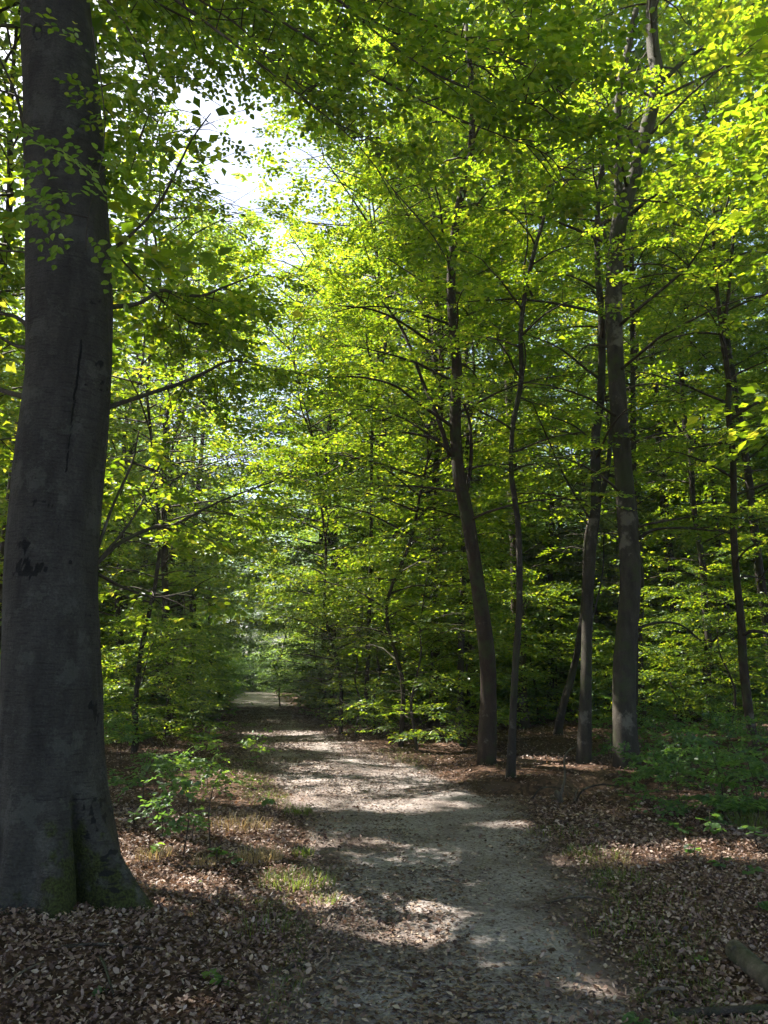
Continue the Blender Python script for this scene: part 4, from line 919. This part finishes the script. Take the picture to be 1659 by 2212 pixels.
def crumbs():
    g = np.random.default_rng(91)
    n = 95000; y = 2.4 + 34 * g.random(n) ** 1.7; l, r_ = path_lr(y); x = l - .4 + (r_ - l + .8) * g.random(n)
    f = (x - l) / (r_ - l); wheel = np.exp(-((f - .66) / .20) ** 2) * .72 + np.exp(-((f - .22) / .10) ** 2) * .25
    p = np.clip(.75 + .6 * vnoise(x * 1.6, y * .9, 73) + .4 * vnoise(x * 5, y * 3, 74) - wheel + .03 * np.clip(y - 8, 0, 10), .10, 1)
    k = g.random(n) < p; x, y = x[k], y[k]; n = len(x)
    h = g.uniform(0, 6.28, n); ti = g.normal(0, .2, n)
    P = np.stack([x, y, gz(x, y) + .014 + g.random(n) * .008], -1)
    D = np.stack([np.sin(h) * np.cos(ti), np.cos(h) * np.cos(ti), np.sin(ti)], -1); N = np.stack([g.normal(0, .3, n), g.normal(0, .3, n), np.ones(n)], -1)
    V, lo, to = place(LQ, P, D, N, g.uniform(.014, .05, n) * (1 + np.clip(y - 8, 0, 20) * .04), g.uniform(.4, 1.2, n))
    mb = MB(); mb.put(V, lo, to)
    tag(add('leaf_crumbs', mb.mesh('leaf_crumbs', M['chip']), kind='stuff'), 'dark crumbled leaf bits and beech husks trodden into the sandy path', 'leaf debris')
crumbs()

# ------------------------------------------------------------------ low plants
def grass_tuft(x, y, n, h, label, dry=False, group=None, rad=.16, seed=0, obj=True):
    g = np.random.default_rng(seed); b = np.array([x, y, float(gz(x, y))])
    V, L, T = [], [], []
    for i in range(n):
        a = g.uniform(0, 6.28); r0 = rad * math.sqrt(g.random()); p = np.array([math.cos(a) * r0, math.sin(a) * r0, 0]); a2 = a + g.normal() * .8
        hh = h * g.uniform(.5, 1.1); le = hh * g.uniform(.3, .9); d = np.array([math.cos(a2), math.sin(a2), 0]); s = np.array([-d[1], d[0], 0]) * g.uniform(.0015, .003)
        pts = [p, p + d * le * .25 + [0, 0, hh * .55], p + d * le * .6 + [0, 0, hh * .9], p + d * le + [0, 0, hh * .85]]
        k = len(V); V += [pts[0] - s, pts[0] + s, pts[1] - s, pts[1] + s, pts[2] - s * .7, pts[2] + s * .7, pts[3]]
        L += [k, k + 1, k + 3, k + 2, k + 2, k + 3, k + 5, k + 4, k + 4, k + 5, k + 6]; T += [4, 4, 3]
    o = add('grass_tuft', fast_mesh('grass_tuft', np.array(V), L, T, M['straw' if dry else 'grass']), loc=b)
    return tag(o, label, 'grass tuft', group)
GT = [(640, 1912, 420, .10, 'sunlit green grass tuft spreading at the left edge of the near path', .30), (645, 1760, 160, .12, 'wispy grass tuft on the verge below the little oak seedling', .16), (655, 1850, 90, .09, 'small grass tuft in the leaf litter halfway up the left verge', .10),
      (560, 2015, 70, .09, 'thin grass tuft left of the near path among dead leaves', .2), (1345, 2010, 70, .09, 'faint grass tuft on the right verge of the near path', .3), (1290, 1850, 200, .07, 'sunlit short grass tuft on the right verge', .3), (540, 1570, 160, .14, 'grass tuft at the left rim of the distant path', .25), (1150, 2120, 0, 0, '', 0),
      (1620, 1790, 220, .2, 'tall grass tuft at the edge of the green saplings', .2), (700, 1950, 90, .07, 'tiny grass tuft just below the sunlit one', .12), (1330, 1900, 120, .07, 'short grass tuft beside the sunlit litter', .2), (1200, 1800, 140, .06, 'low grass tuft where the path widens', .3)]
for k, (px_, py_, n_, h_, lab, rd) in enumerate(GT):
    if n_: p_, d_ = ground_hit(px_, py_); grass_tuft(p_[0], p_[1], max(n_, 60), h_, lab, rad=rd, seed=900 + k)
for k, (px_, py_, n_, h_, lab, rd) in enumerate([(520, 1790, 170, .14, 'straw-coloured dry grass tuft under the slim sapling', .3), (445, 1870, 120, .08, 'pale dry grass tuft right of the dark fern', .12), (560, 1860, 200, .12, 'dry grass tuft leaning over sunlit litter beside the verge', .2), (330, 1855, 120, .1, 'small dry grass tuft in the sun patch by the massive trunk', .15),
                                                   (1330, 1875, 100, .07, 'bleached dry grass tuft in the right sun patch', .2)]):
    p_, d_ = ground_hit(px_, py_); grass_tuft(p_[0], p_[1], n_, h_, lab, True, rad=rd, seed=930 + k)
def verge_grass():
    g = np.random.default_rng(95); n = 2500; y = 3.5 + 16 * g.random(n) ** 1.4; l, r_ = path_lr(y); s = g.random(n) < .5
    x = np.where(s, l - np.abs(g.normal(.25, .3, n)), r_ + np.abs(g.normal(.25, .35, n))); k = vnoise(x * .9, y * .7, 77) > -.05; x, y = x[k], y[k]
    V, L, T = [], [], []
    for xx_, yy_, zz_ in zip(x, y, gz(x, y)):
        for _ in range(5):
            a = g.uniform(0, 6.28); d = np.array([math.cos(a), math.sin(a), 0]); hh = g.uniform(.03, .075); sd = np.array([-d[1], d[0], 0]) * .0016
            p = np.array([xx_ + g.normal() * .03, yy_ + g.normal() * .03, zz_]); q = p + d * hh * .4 + [0, 0, hh * .7]; t = p + d * hh + [0, 0, hh * .75]
            k_ = len(V); V += [p - sd, p + sd, q + sd, q - sd, t]; L += [k_, k_ + 1, k_ + 2, k_ + 3, k_ + 3, k_ + 2, k_ + 4]; T += [4, 3]
    tag(add('verge_grass', fast_mesh('verge_grass', np.array(V), L, T, M['grass']), kind='stuff'), 'thin scattered grass growing through the litter along both path verges', 'grass')
verge_grass()

def seedling(px_, py_, label, h=.3, n=12, L=.06, seed=0, mat='leaf_low', group=None, name='seedling', spread=.5, pos=None):
    """small plant: stem parts and leaf parts"""
    g = np.random.default_rng(seed)
    p_ = np.array(pos) if pos is not None else ground_hit(px_, py_)[0]; b = np.array([p_[0], p_[1], float(gz(p_[0], p_[1]))])
    root = empty(name, b, label, 'plant', group)
    mb = MB(); tp = np.array([g.normal() * .1 * h, g.normal() * .1 * h, h]); st = catmull([(0, 0, -.02), (tp[0] * .3 + g.normal() * .02, tp[1] * .3, h * .5), tp], 6); tube(mb, st, np.linspace(.0045, .002, 6) * (1 + h), 5)
    P, D, N = [], [], []
    tips = [(st[int(2 + 3 * i / max(n // 3, 1)) % 6], g.uniform(0, 6.28)) for i in range(max(n // 4, 1))]
    for o, a in tips:
        ln = h * spread * g.uniform(.5, 1); e = o + np.array([math.cos(a) * ln, math.sin(a) * ln, ln * g.uniform(.0, .4)])
        tube(mb, [o, e], [.002, .0012], 3, cap=False)
        for i in range(4):
            t = (i + 1) / 4; q = o + (e - o) * t; la = a + (0 if i == 3 else (1 if i % 2 else -1) * .9)
            P.append(q + b); D.append((math.cos(la), math.sin(la), g.normal() * .2)); N.append((g.normal() * .3, g.normal() * .3, 1))
    add('stem', mb.mesh('stem', M['twig'], True), root)
    P, D, N = map(np.array, (P, D, N)); S = L * g.uniform(.7, 1.2, len(P)); leaf_parts(range(len(P)), P, D, N, S, np.full(len(P), 1.1), M[mat], root, b)
    return root
def sapling(px_, py_, label, h, Rc, seed, nl=8, L=.055, mat='leaf_low', name='sapling', nmax=40, clear=.5, pos=None, density=1.0, up=(.1, .5), group=None):
    g = np.random.default_rng(seed)
    p_ = np.array(pos) if pos is not None else ground_hit(px_, py_)[0]; b = np.array([p_[0], p_[1], float(gz(p_[0], p_[1]))])
    root = empty(name, b, label, 'sapling' if name == 'sapling' else 'plant', group)
    tr = catmull([b - [0, 0, .03], b + [g.normal() * .05 * h, g.normal() * .05 * h, h * .5], b + [g.normal() * .1 * h, g.normal() * .1 * h, h]], 10)
    mb = MB(); tube(mb, tr - b, np.linspace(.005 + .004 * h, .002, 10), 5)
    limbs, secs, O, Hd = crown_plan(tr, h * clear, Rc, g, nl, .2, up=up)
    for Pl, Lr in limbs: tube(mb, Pl[::2] - b, np.linspace(.003, .0015, 4), 3, cap=False)
    add('stem', mb.mesh('stem', M['twig'], True), root)
    k = g.random(len(O)) < density; O, Hd = O[k], Hd[k]
    P2, D2, N2 = expand(SPF, O, Hd, g.normal(0, .3, len(O)), g.normal(0, .35, len(O)), g.uniform(.35, .6, len(O)), g, .55)
    split_leaves(P2, D2, N2, LH, L, M[mat], root, b, g, nmax, 'foliage', LN)
    return root
sapling(455, 1842, 'thin-stemmed sapling with a light loose crown of bright leaves left of the path', .95, .28, 1000, nl=6, L=.042, mat='leaf_fresh', nmax=90, clear=.6)
sapling(395, 1850, 'slim low sapling leaning beside the bright-crowned one', .75, .28, 1001, nl=5, L=.05, nmax=60, clear=.5)
sapling(310, 1740, 'leafy low sapling nearest the massive trunk on its path side', .5, .25, 1002, nl=5, L=.052, nmax=80)
sapling(350, 1690, 'grey-green sapling on the rise behind the massive trunk', .4, .3, 1003, nl=5, L=.055, nmax=80)
sapling(260, 1640, 'shaded sapling peeping out just past the trunk edge', .6, .35, 1004, nl=6, L=.055, nmax=60)
seedling(575, 1742, 'small dark oak seedling at the verge in front of the lit litter', .16, 12, .09, 1010, 'leaf_low', name='oak_seedling')
seedling(430, 1910, 'two-leaved bright green seedling alone in the dead leaves', .06, 4, .05, 1011, 'leaf_fresh')
seedling(435, 2110, 'bright seedling in the near litter below the massive trunk', .07, 4, .06, 1012, 'leaf_fresh')
seedling(232, 2150, 'pale-leaved seedling among curled dead leaves near the bottom of the view', .06, 4, .06, 1013, 'leaf_low')
seedling(480, 2130, 'low green seedling next to the bright one in the near litter', .05, 8, .05, 1014, 'leaf_low')
seedling(322, 1850, 'sunlit seedling with narrow pale leaves by the trunk foot', .14, 8, .07, 1015, 'leaf_fresh')
seedling(240, 1770, 'small fresh seedling touching the lit litter beside the trunk', .2, 12, .055, 1016, 'leaf_fresh')
seedling(1530, 2075, 'tiny green seedling just above the fallen log', .05, 4, .05, 1017, 'leaf_fresh')
seedling(1370, 2215, 'dark green seedling at the bottom verge of the path', .05, 8, .06, 1018, 'leaf_low')
seedling(1545, 1822, 'broad-leaved shrublet with pale leaves in front of the green saplings', .3, 20, .085, 1019, 'leaf_low', name='shrublet')
seedling(1480, 1815, 'small pale shrublet at the litter edge left of the broad-leaved one', .22, 16, .07, 1020, 'leaf_low', name='shrublet')
seedling(1640, 1835, 'shiny-leaved shrublet at the margin, right of the broad-leaved one', .3, 16, .085, 1021, 'leaf_low', name='shrublet')
seedling(1290, 1790, 'small green sprout amid litter on the right verge', .06, 8, .05, 1022, 'leaf_low')
# green layered saplings filling the right side below the trunks
RS = [(1470, 1740, .75, .6, 'dark layered sapling sheltering the litter between the bank and the right margin'), (1560, 1770, .85, .65, 'bushy layered sapling with broad dark sheets of leaves, foremost of the green patch'), (1640, 1790, .9, .6, 'layered sapling foremost at the right margin'),
      (1420, 1700, .6, .5, 'low layered sapling reaching over the little bank'), (1500, 1690, .8, .6, 'bluish layered sapling in the middle of the green patch'), (1590, 1700, 1.0, .7, 'tall layered sapling in the middle of the green patch near the margin'),
      (1650, 1680, 1.0, .7, 'layered sapling under the brown three-stemmed trunk'), (1430, 1650, .9, .6, 'layered sapling beside the foot of the thickest trunk'), (1530, 1640, 1.0, .7, 'layered sapling in front of the slim leaning trunk'), (1400, 1620, 1.1, .6, 'thin upright sapling just right of the thickest trunk foot'),
      (1600, 1620, 1.1, .8, 'far layered sapling between the slim leaning and the brown trunks'), (1480, 1600, 1.2, .8, 'far layered sapling behind the green patch'), (1320, 1640, .9, .45, 'thin sapling before the foot of the thickest trunk')]
for k, (px_, py_, h_, rc_, lab) in enumerate(RS):
    sapling(px_, py_, lab, h_ * .85, rc_ * .95, 1100 + k, nl=8, L=.058, nmax=60, clear=.12, up=(.05, .3))
# low greenery left of the path: ferns and small bushes
def fern(px_, py_, label, n=8, ln=.5, seed=0, mat='leaf_low', group=None):
    g = np.random.default_rng(seed); p_ = ground_hit(px_, py_)[0]; b = np.array([p_[0], p_[1], float(gz(p_[0], p_[1]))])
    root = empty('fern', b, label, 'fern', group); a0 = g.uniform(0, 6.28)
    for i in range(n):
        a = a0 + i * 6.28 / n + g.normal() * .2; l_ = ln * g.uniform(.7, 1.1); mb = MB()
        t = np.linspace(0, 1, 9); d = np.array([math.cos(a), math.sin(a), 0]); C = d * (l_ * t ** .9)[:, None] * .85 + np.array([0, 0, 1]) * (l_ * (.75 * t - .55 * t ** 2))[:, None]
        tube(mb, C, np.linspace(.003, .001, 9), 3, cap=False)
        P, D, N, S = [], [], [], []
        for k in range(3, 26):
            f = k / 26; c = C[int(f * 8)] + (C[min(int(f * 8) + 1, 8)] - C[int(f * 8)]) * (f * 8 - int(f * 8)); s_ = l_ * .30 * math.sin(math.pi * min(f * .9 + .12, 1)) ** .8
            sd = np.array([-d[1], d[0], 0])
            for q in (1, -1): P.append(c); D.append(sd * q + d * .35 + [0, 0, -.15]); N.append([g.normal() * .1, g.normal() * .1, 1]); S.append(s_)
        V, lo, to = place(LH, np.array(P), np.array(D), np.array(N), np.array(S), .28); mb.put(V, lo, to, 1)
        add('frond', mb.mesh('frond', [M['twig'], M[mat]]), root)
seedling(470, 1868, 'dark broad-leaved seedling low in the litter right of the massive trunk', .16, 16, .075, 1200, 'leaf_low')
seedling(415, 1815, 'dark bushy seedling behind the low broad-leaved one', .24, 20, .06, 1201, 'leaf_low')
seedling(500, 1872, 'small dark seedling on the verge side of the broad-leaved one', .12, 12, .06, 1202, 'leaf_low')
fern(370, 1590, 'broad green fern in the shade before the left copse', 9, .75, 1202)
fern(300, 1600, 'pale fern between the massive trunk and the broad green one', 8, .6, 1203)
fern(440, 1600, 'fern at the edge of the low greenery nearest the path', 8, .6, 1204)
fern(1600, 1760, 'fern half under the layered saplings', 8, .6, 1205)
LB = [(270, 1590, 1.0, .6, 'leafy low bush against the back of the massive trunk'), (330, 1560, 1.1, .8, 'low bush before the crooked multi-stemmed trunk'), (420, 1565, 1.2, .7, 'rounded low bush left of the path bend'), (465, 1560, 1.0, .55, 'low bush whose leaves touch the path rim at the bend'),
      (450, 1530, 1.4, .8, 'bush behind the rounded one left of the bend'), (300, 1530, 1.2, .8, 'bush at the foot of the mossy dark trunk'), (240, 1570, 1.2, .6, 'bright bush edge showing beside the massive trunk'), (490, 1520, 1.5, .8, 'upright bush marking the left side of the far path'),
      (690, 1545, 1.6, .8, 'bluish shrub leaning over the right rim of the far path'), (650, 1525, 1.8, .9, 'shrub behind the bluish one on the right rim'), (735, 1560, 1.5, .8, 'dark glossy shrub between the bluish one and the glowing beech bush'), (800, 1570, 1.0, .6, 'low lit shrub before the dark glossy one'),
      (1130, 1570, 1.0, .7, 'low shrub in the hollow behind the slender crooked beech'), (1310, 1570, 1.1, .7, 'low shrub behind the pair of grey trunks'), (1420, 1560, 1.4, .9, 'shrub behind the thickest trunk, lit at its top'), (1570, 1560, 1.4, .9, 'shrub beyond the green saplings')]
for k, (px_, py_, h_, rc_, lab) in enumerate(LB):
    sapling(px_, py_, lab, h_, rc_, 1300 + k, nl=20, L=.075, nmax=0, clear=.08, name='shrub', up=(.1, .7))
for k, (px_, py_) in enumerate([(280, 1680), (330, 1640), (400, 1660), (450, 1700), (370, 1720), (300, 1790), (410, 1740), (340, 1770), (470, 1640), (500, 1600), (260, 1700), (540, 1655), (430, 1780), (350, 1810)]):
    seedling(px_, py_, 'low green seedling in the litter slope between the massive trunk and the path', .22, 16, .06, 1400 + k, 'leaf_low', group='seedlings on the litter slope')
for k, (px_, py_) in enumerate([(1380, 1760), (1440, 1790), (1500, 1850), (1560, 1880), (1620, 1900), (1640, 1980), (1350, 1730)]):
    seedling(px_, py_, 'small dark seedling in the litter beside the green saplings', .14, 12, .06, 1440 + k, 'leaf_low', group='seedlings in the right-hand litter')

# ------------------------------------------------------------------ dead wood
def stick(pts, w0, w1, label, seed, mat='dead_wood', name='stick', sides=7, rough=.12, subs=()):
    P = []
    for px_, py_, up_ in pts:
        p_ = ground_hit(px_, py_)[0]; P.append(np.array([p_[0], p_[1], float(gz(p_[0], p_[1])) + up_]))
    P = np.array(P); b = P[0].copy(); mb = MB(); tube(mb, catmull(P, 22) - b, np.linspace(w0, w1, 22), sides, rough, seed)
    for s0, s1, w_ in subs: tube(mb, np.array([P[0] + (P[-1] - P[0]) * s0, P[0] + (P[-1] - P[0]) * s0 + np.array(s1)]) - b, [w_, w_ * .4], 5)
    o = add(name, mb.mesh(name, M[mat], True), loc=b)
    return tag(o, label, 'log' if name == 'fallen_log' else 'stick')
def log():
    a = ground_hit(1585, 2072)[0]; c = ground_hit(1720, 2190)[0]
    A = np.array([a[0], a[1], gz(a[0], a[1]) + .055]); Cc = np.array([c[0], c[1], gz(c[0], c[1]) + .05])
    P = catmull([A, A + (Cc - A) * .3 + [.0, .03, .0], A + (Cc - A) * .7 + [.01, -.02, -.01], Cc], 40)
    r_ = np.linspace(.056, .050, 40); r_[0] = .036; r_[1] = .052
    mb = MB(); tube(mb, P - A, r_, 24, .09, 5); 
    stub = A + (Cc - A) * .12; tube(mb, np.array([stub, stub + [-.05, -.02, .05]]) - A, [.03, .022], 8)
    tag(add('fallen_log', mb.mesh('fallen_log', M['dead_wood'], True), loc=A), 'short weathered log with blunt end lying in the litter at the bottom corner', 'log')
log()
stick([(1450, 2200, .02), (1560, 2202, .03), (1700, 2195, .03)], .022, .026, 'straight dark stick lying below the fallen log', 51, 'bark_dark')
stick([(1395, 2140 + 30, .03), (1420, 2160, .05), (1465, 2165, .05), (1490, 2185, .02)], .010, .006, 'pale bent stick with peeled end near the fallen log', 52)
stick([(1180, 1958, .02), (1250, 1950, .04), (1330, 1955, .02)], .007, .005, 'thin dark stick lying across the right litter', 53, 'twig')
stick([(0, 1955, .03), (60, 1968, .04), (140, 1975, .03)], .014, .009, 'dark stick pressed against the near side of the massive trunk', 54, 'bark_dark')
stick([(130, 2058, .03), (220, 2052, .03), (330, 2058, .02)], .010, .007, 'dark stick half buried in the near litter', 55, 'bark_dark')
stick([(0, 2145, .02), (50, 2120, .05), (95, 2090, .03)], .006, .004, 'pale thin stick in the litter at the lower corner', 56)
stick([(215, 2080, .03), (225, 2110, .05), (245, 2165, .03)], .008, .005, 'short upright-leaning stick in the near litter', 57, 'bark_dark')
stick([(1010, 2135 + 60, .015), (1050, 2232 - 40, .018), (1090, 2190, .015)], .006, .005, 'short dark stick lying on the near path', 58, 'bark_dark')
stick([(610, 2110, .02), (640, 2095, .03), (660, 2100, .02)], .012, .008, 'stubby dark stick at the left verge of the near path', 59, 'bark_dark')
# broken root and saplings' stems by the bank
def root_piece(pts, depth, ws, label, mat='dead_wood', name='root'):
    P = np.array([at(x_, y_, depth + dd) for x_, y_, dd in pts]); b = P[0].copy(); g0 = float(gz(b[0], b[1]))
    mb = MB(); Q = catmull(P, 24); tube(mb, Q - b, np.interp(np.linspace(0, 1, 24), np.linspace(0, 1, len(ws)), ws), 7, .12, 3)
    return tag(add(name, mb.mesh(name, M[mat], True), loc=b), label, 'root' if name == 'root' else 'twig')
dB = ground_hit(1210, 1735)[1]
root_piece([(1212, 1733, 0), (1205, 1715, 0), (1200, 1708, 0)], dB, [.035, .04, .02], 'pale broken root stub at the foot of the eroded bank')
root_piece([(1210, 1722, 0), (1220, 1680, .05), (1219, 1640, .1), (1228, 1622, .1), (1245, 1612, .1)], dB, [.02, .016, .012, .009, .005], 'grey hooked dead stem rising out of the eroded bank', name='dead_stem')
root_piece([(1240, 1735, 0), (1245, 1712, .02), (1250, 1702, .04)], dB, [.012, .01, .006], 'thin pale root tip beside the broken stub')
root_piece([(1150, 1725, 0), (1165, 1705, .05), (1190, 1700, .1), (1215, 1704, .1)], dB, [.012, .010, .007, .004], 'dark root arching along the eroded bank', 'bark_dark')
root_piece([(1245, 1728, 0), (1262, 1705, .1), (1300, 1695, .2), (1340, 1700, .3)], dB, [.012, .013, .010, .006], 'long brown root exposed right of the broken stub', 'bark')
# pale stone between the root flares
def stone(px_, py_, s, label, seed):
    g = np.random.default_rng(seed); p_ = ground_hit(px_, py_)[0]; b = np.array([p_[0], p_[1], float(gz(p_[0], p_[1]))])
    th, ph = np.meshgrid(np.linspace(0, 2 * np.pi, 18, endpoint=False), np.linspace(.05, np.pi - .05, 10))
    d = np.stack([np.sin(ph) * np.cos(th), np.sin(ph) * np.sin(th), np.cos(ph)], -1); r_ = 1 + .18 * vnoise(d[..., 0] * 2 + 5, d[..., 1] * 2 + d[..., 2] * 2, seed)
    V = (d * r_[..., None] * np.array(s)).reshape(-1, 3); i = np.arange(9)[:, None] * 18; j = np.arange(18)[None]; k = (j + 1) % 18
    q = np.stack([i + j, i + 18 + j, i + 18 + k, i + k], -1).reshape(-1); L = np.concatenate([q, np.arange(18), np.arange(162, 180)[::-1]])
    tag(add('stone', fast_mesh('stone', V, L, np.array([4] * 162 + [18, 18]), M['dead_wood'], True), loc=b + [0, 0, s[2] * .3]), label, 'stone')
stone(252, 1955, (.13, .09, .06), 'pale flat stone wedged between the root flares of the massive beech', 61)
stone(1195, 1725, (.05, .04, .03), 'small pale stone at the foot of the bank', 62)
# ------------------------------------------------------------------ which one is which among the repeats
REF = [(130, 'the massive trunk'), (260, 'the mossy dark trunk'), (365, 'the multi-stemmed trunk'), (450, 'the pole-thin tree'), (548, 'the far path'), (690, 'the bluish shrub'), (800, 'the shining young beeches'), (915, 'the wide dark trunk'),
       (1050, 'the bowed brown trunk'), (1140, 'the slender crooked beech'), (1255, 'the straight grey trunk'), (1360, 'the thickest trunk'), (1450, 'the gap past the thickest trunk'), (1540, 'the slim leaning trunk'), (1625, 'the brown three-stemmed trunk')]
ORD = ['nearest', 'second', 'third', 'fourth', 'fifth', 'sixth', 'seventh', 'eighth', 'ninth', 'tenth']
NOUN = {'young beeches of the understory': 'young beech', 'tall beeches of the middle wood': 'tall beech', 'shrubs on the floor of the wood': 'low shrub', 'distant trees deep in the wood': 'distant beech'}
rows = {}
for o in list(bpy.data.objects):
    if o.parent is None and o.get('group') in NOUN:
        px, py, dp = project(np.array(o.location)[None]); px = float(px[0]); dp = float(dp[0])
        if dp < 1 or px < -60 or px > 1720: o['label'] = NOUN[o['group']] + ' standing in the wood beside the view'; continue
        k = min(range(len(REF)), key=lambda i: abs(REF[i][0] - px)); d = px - REF[k][0]
        rel = 'just left of' if d < -16 else 'just right of' if d > 16 else 'straight behind'
        rows.setdefault((o['group'], rel, REF[k][1]), []).append((dp, o))
for (gname, rel, ref), lst in rows.items():
    lst.sort(key=lambda t: t[0])
    for i, (_, o) in enumerate(lst): o['label'] = '%s %s %s, %s of those there' % (NOUN[gname], rel, ref, ORD[min(i, 9)])
# ------------------------------------------------------------------ the air
hz_m, ns, lk = new_mat('thin_haze'); out = ns.new('ShaderNodeOutputMaterial'); pv = ns.new('ShaderNodeVolumePrincipled')
pv.inputs['Color'].default_value = (.88, .93, 1, 1); pv.inputs['Density'].default_value = .0010; pv.inputs['Anisotropy'].default_value = .35; lk.new(pv.outputs[0], out.inputs['Volume'])
hb = MB(); hx, hy0, hy1, hz0, hz1 = 165., -65., 265., -1.5, 30.
hb.put([(-hx, hy0, hz0), (hx, hy0, hz0), (hx, hy1, hz0), (-hx, hy1, hz0), (-hx, hy0, hz1), (hx, hy0, hz1), (hx, hy1, hz1), (-hx, hy1, hz1)],
       [0, 3, 2, 1, 4, 5, 6, 7, 0, 1, 5, 4, 1, 2, 6, 5, 2, 3, 7, 6, 3, 0, 4, 7], [4] * 6)
tag(add('haze', hb.mesh('haze', hz_m), kind='stuff'), 'thin bluish summer haze filling the air of the wood', 'haze')
print('objects', len(bpy.data.objects), 'tris', sum(sum(len(p_.vertices) - 2 for p_ in ()) or len(me_.loops) - 2 * len(me_.polygons) for me_ in bpy.data.meshes))
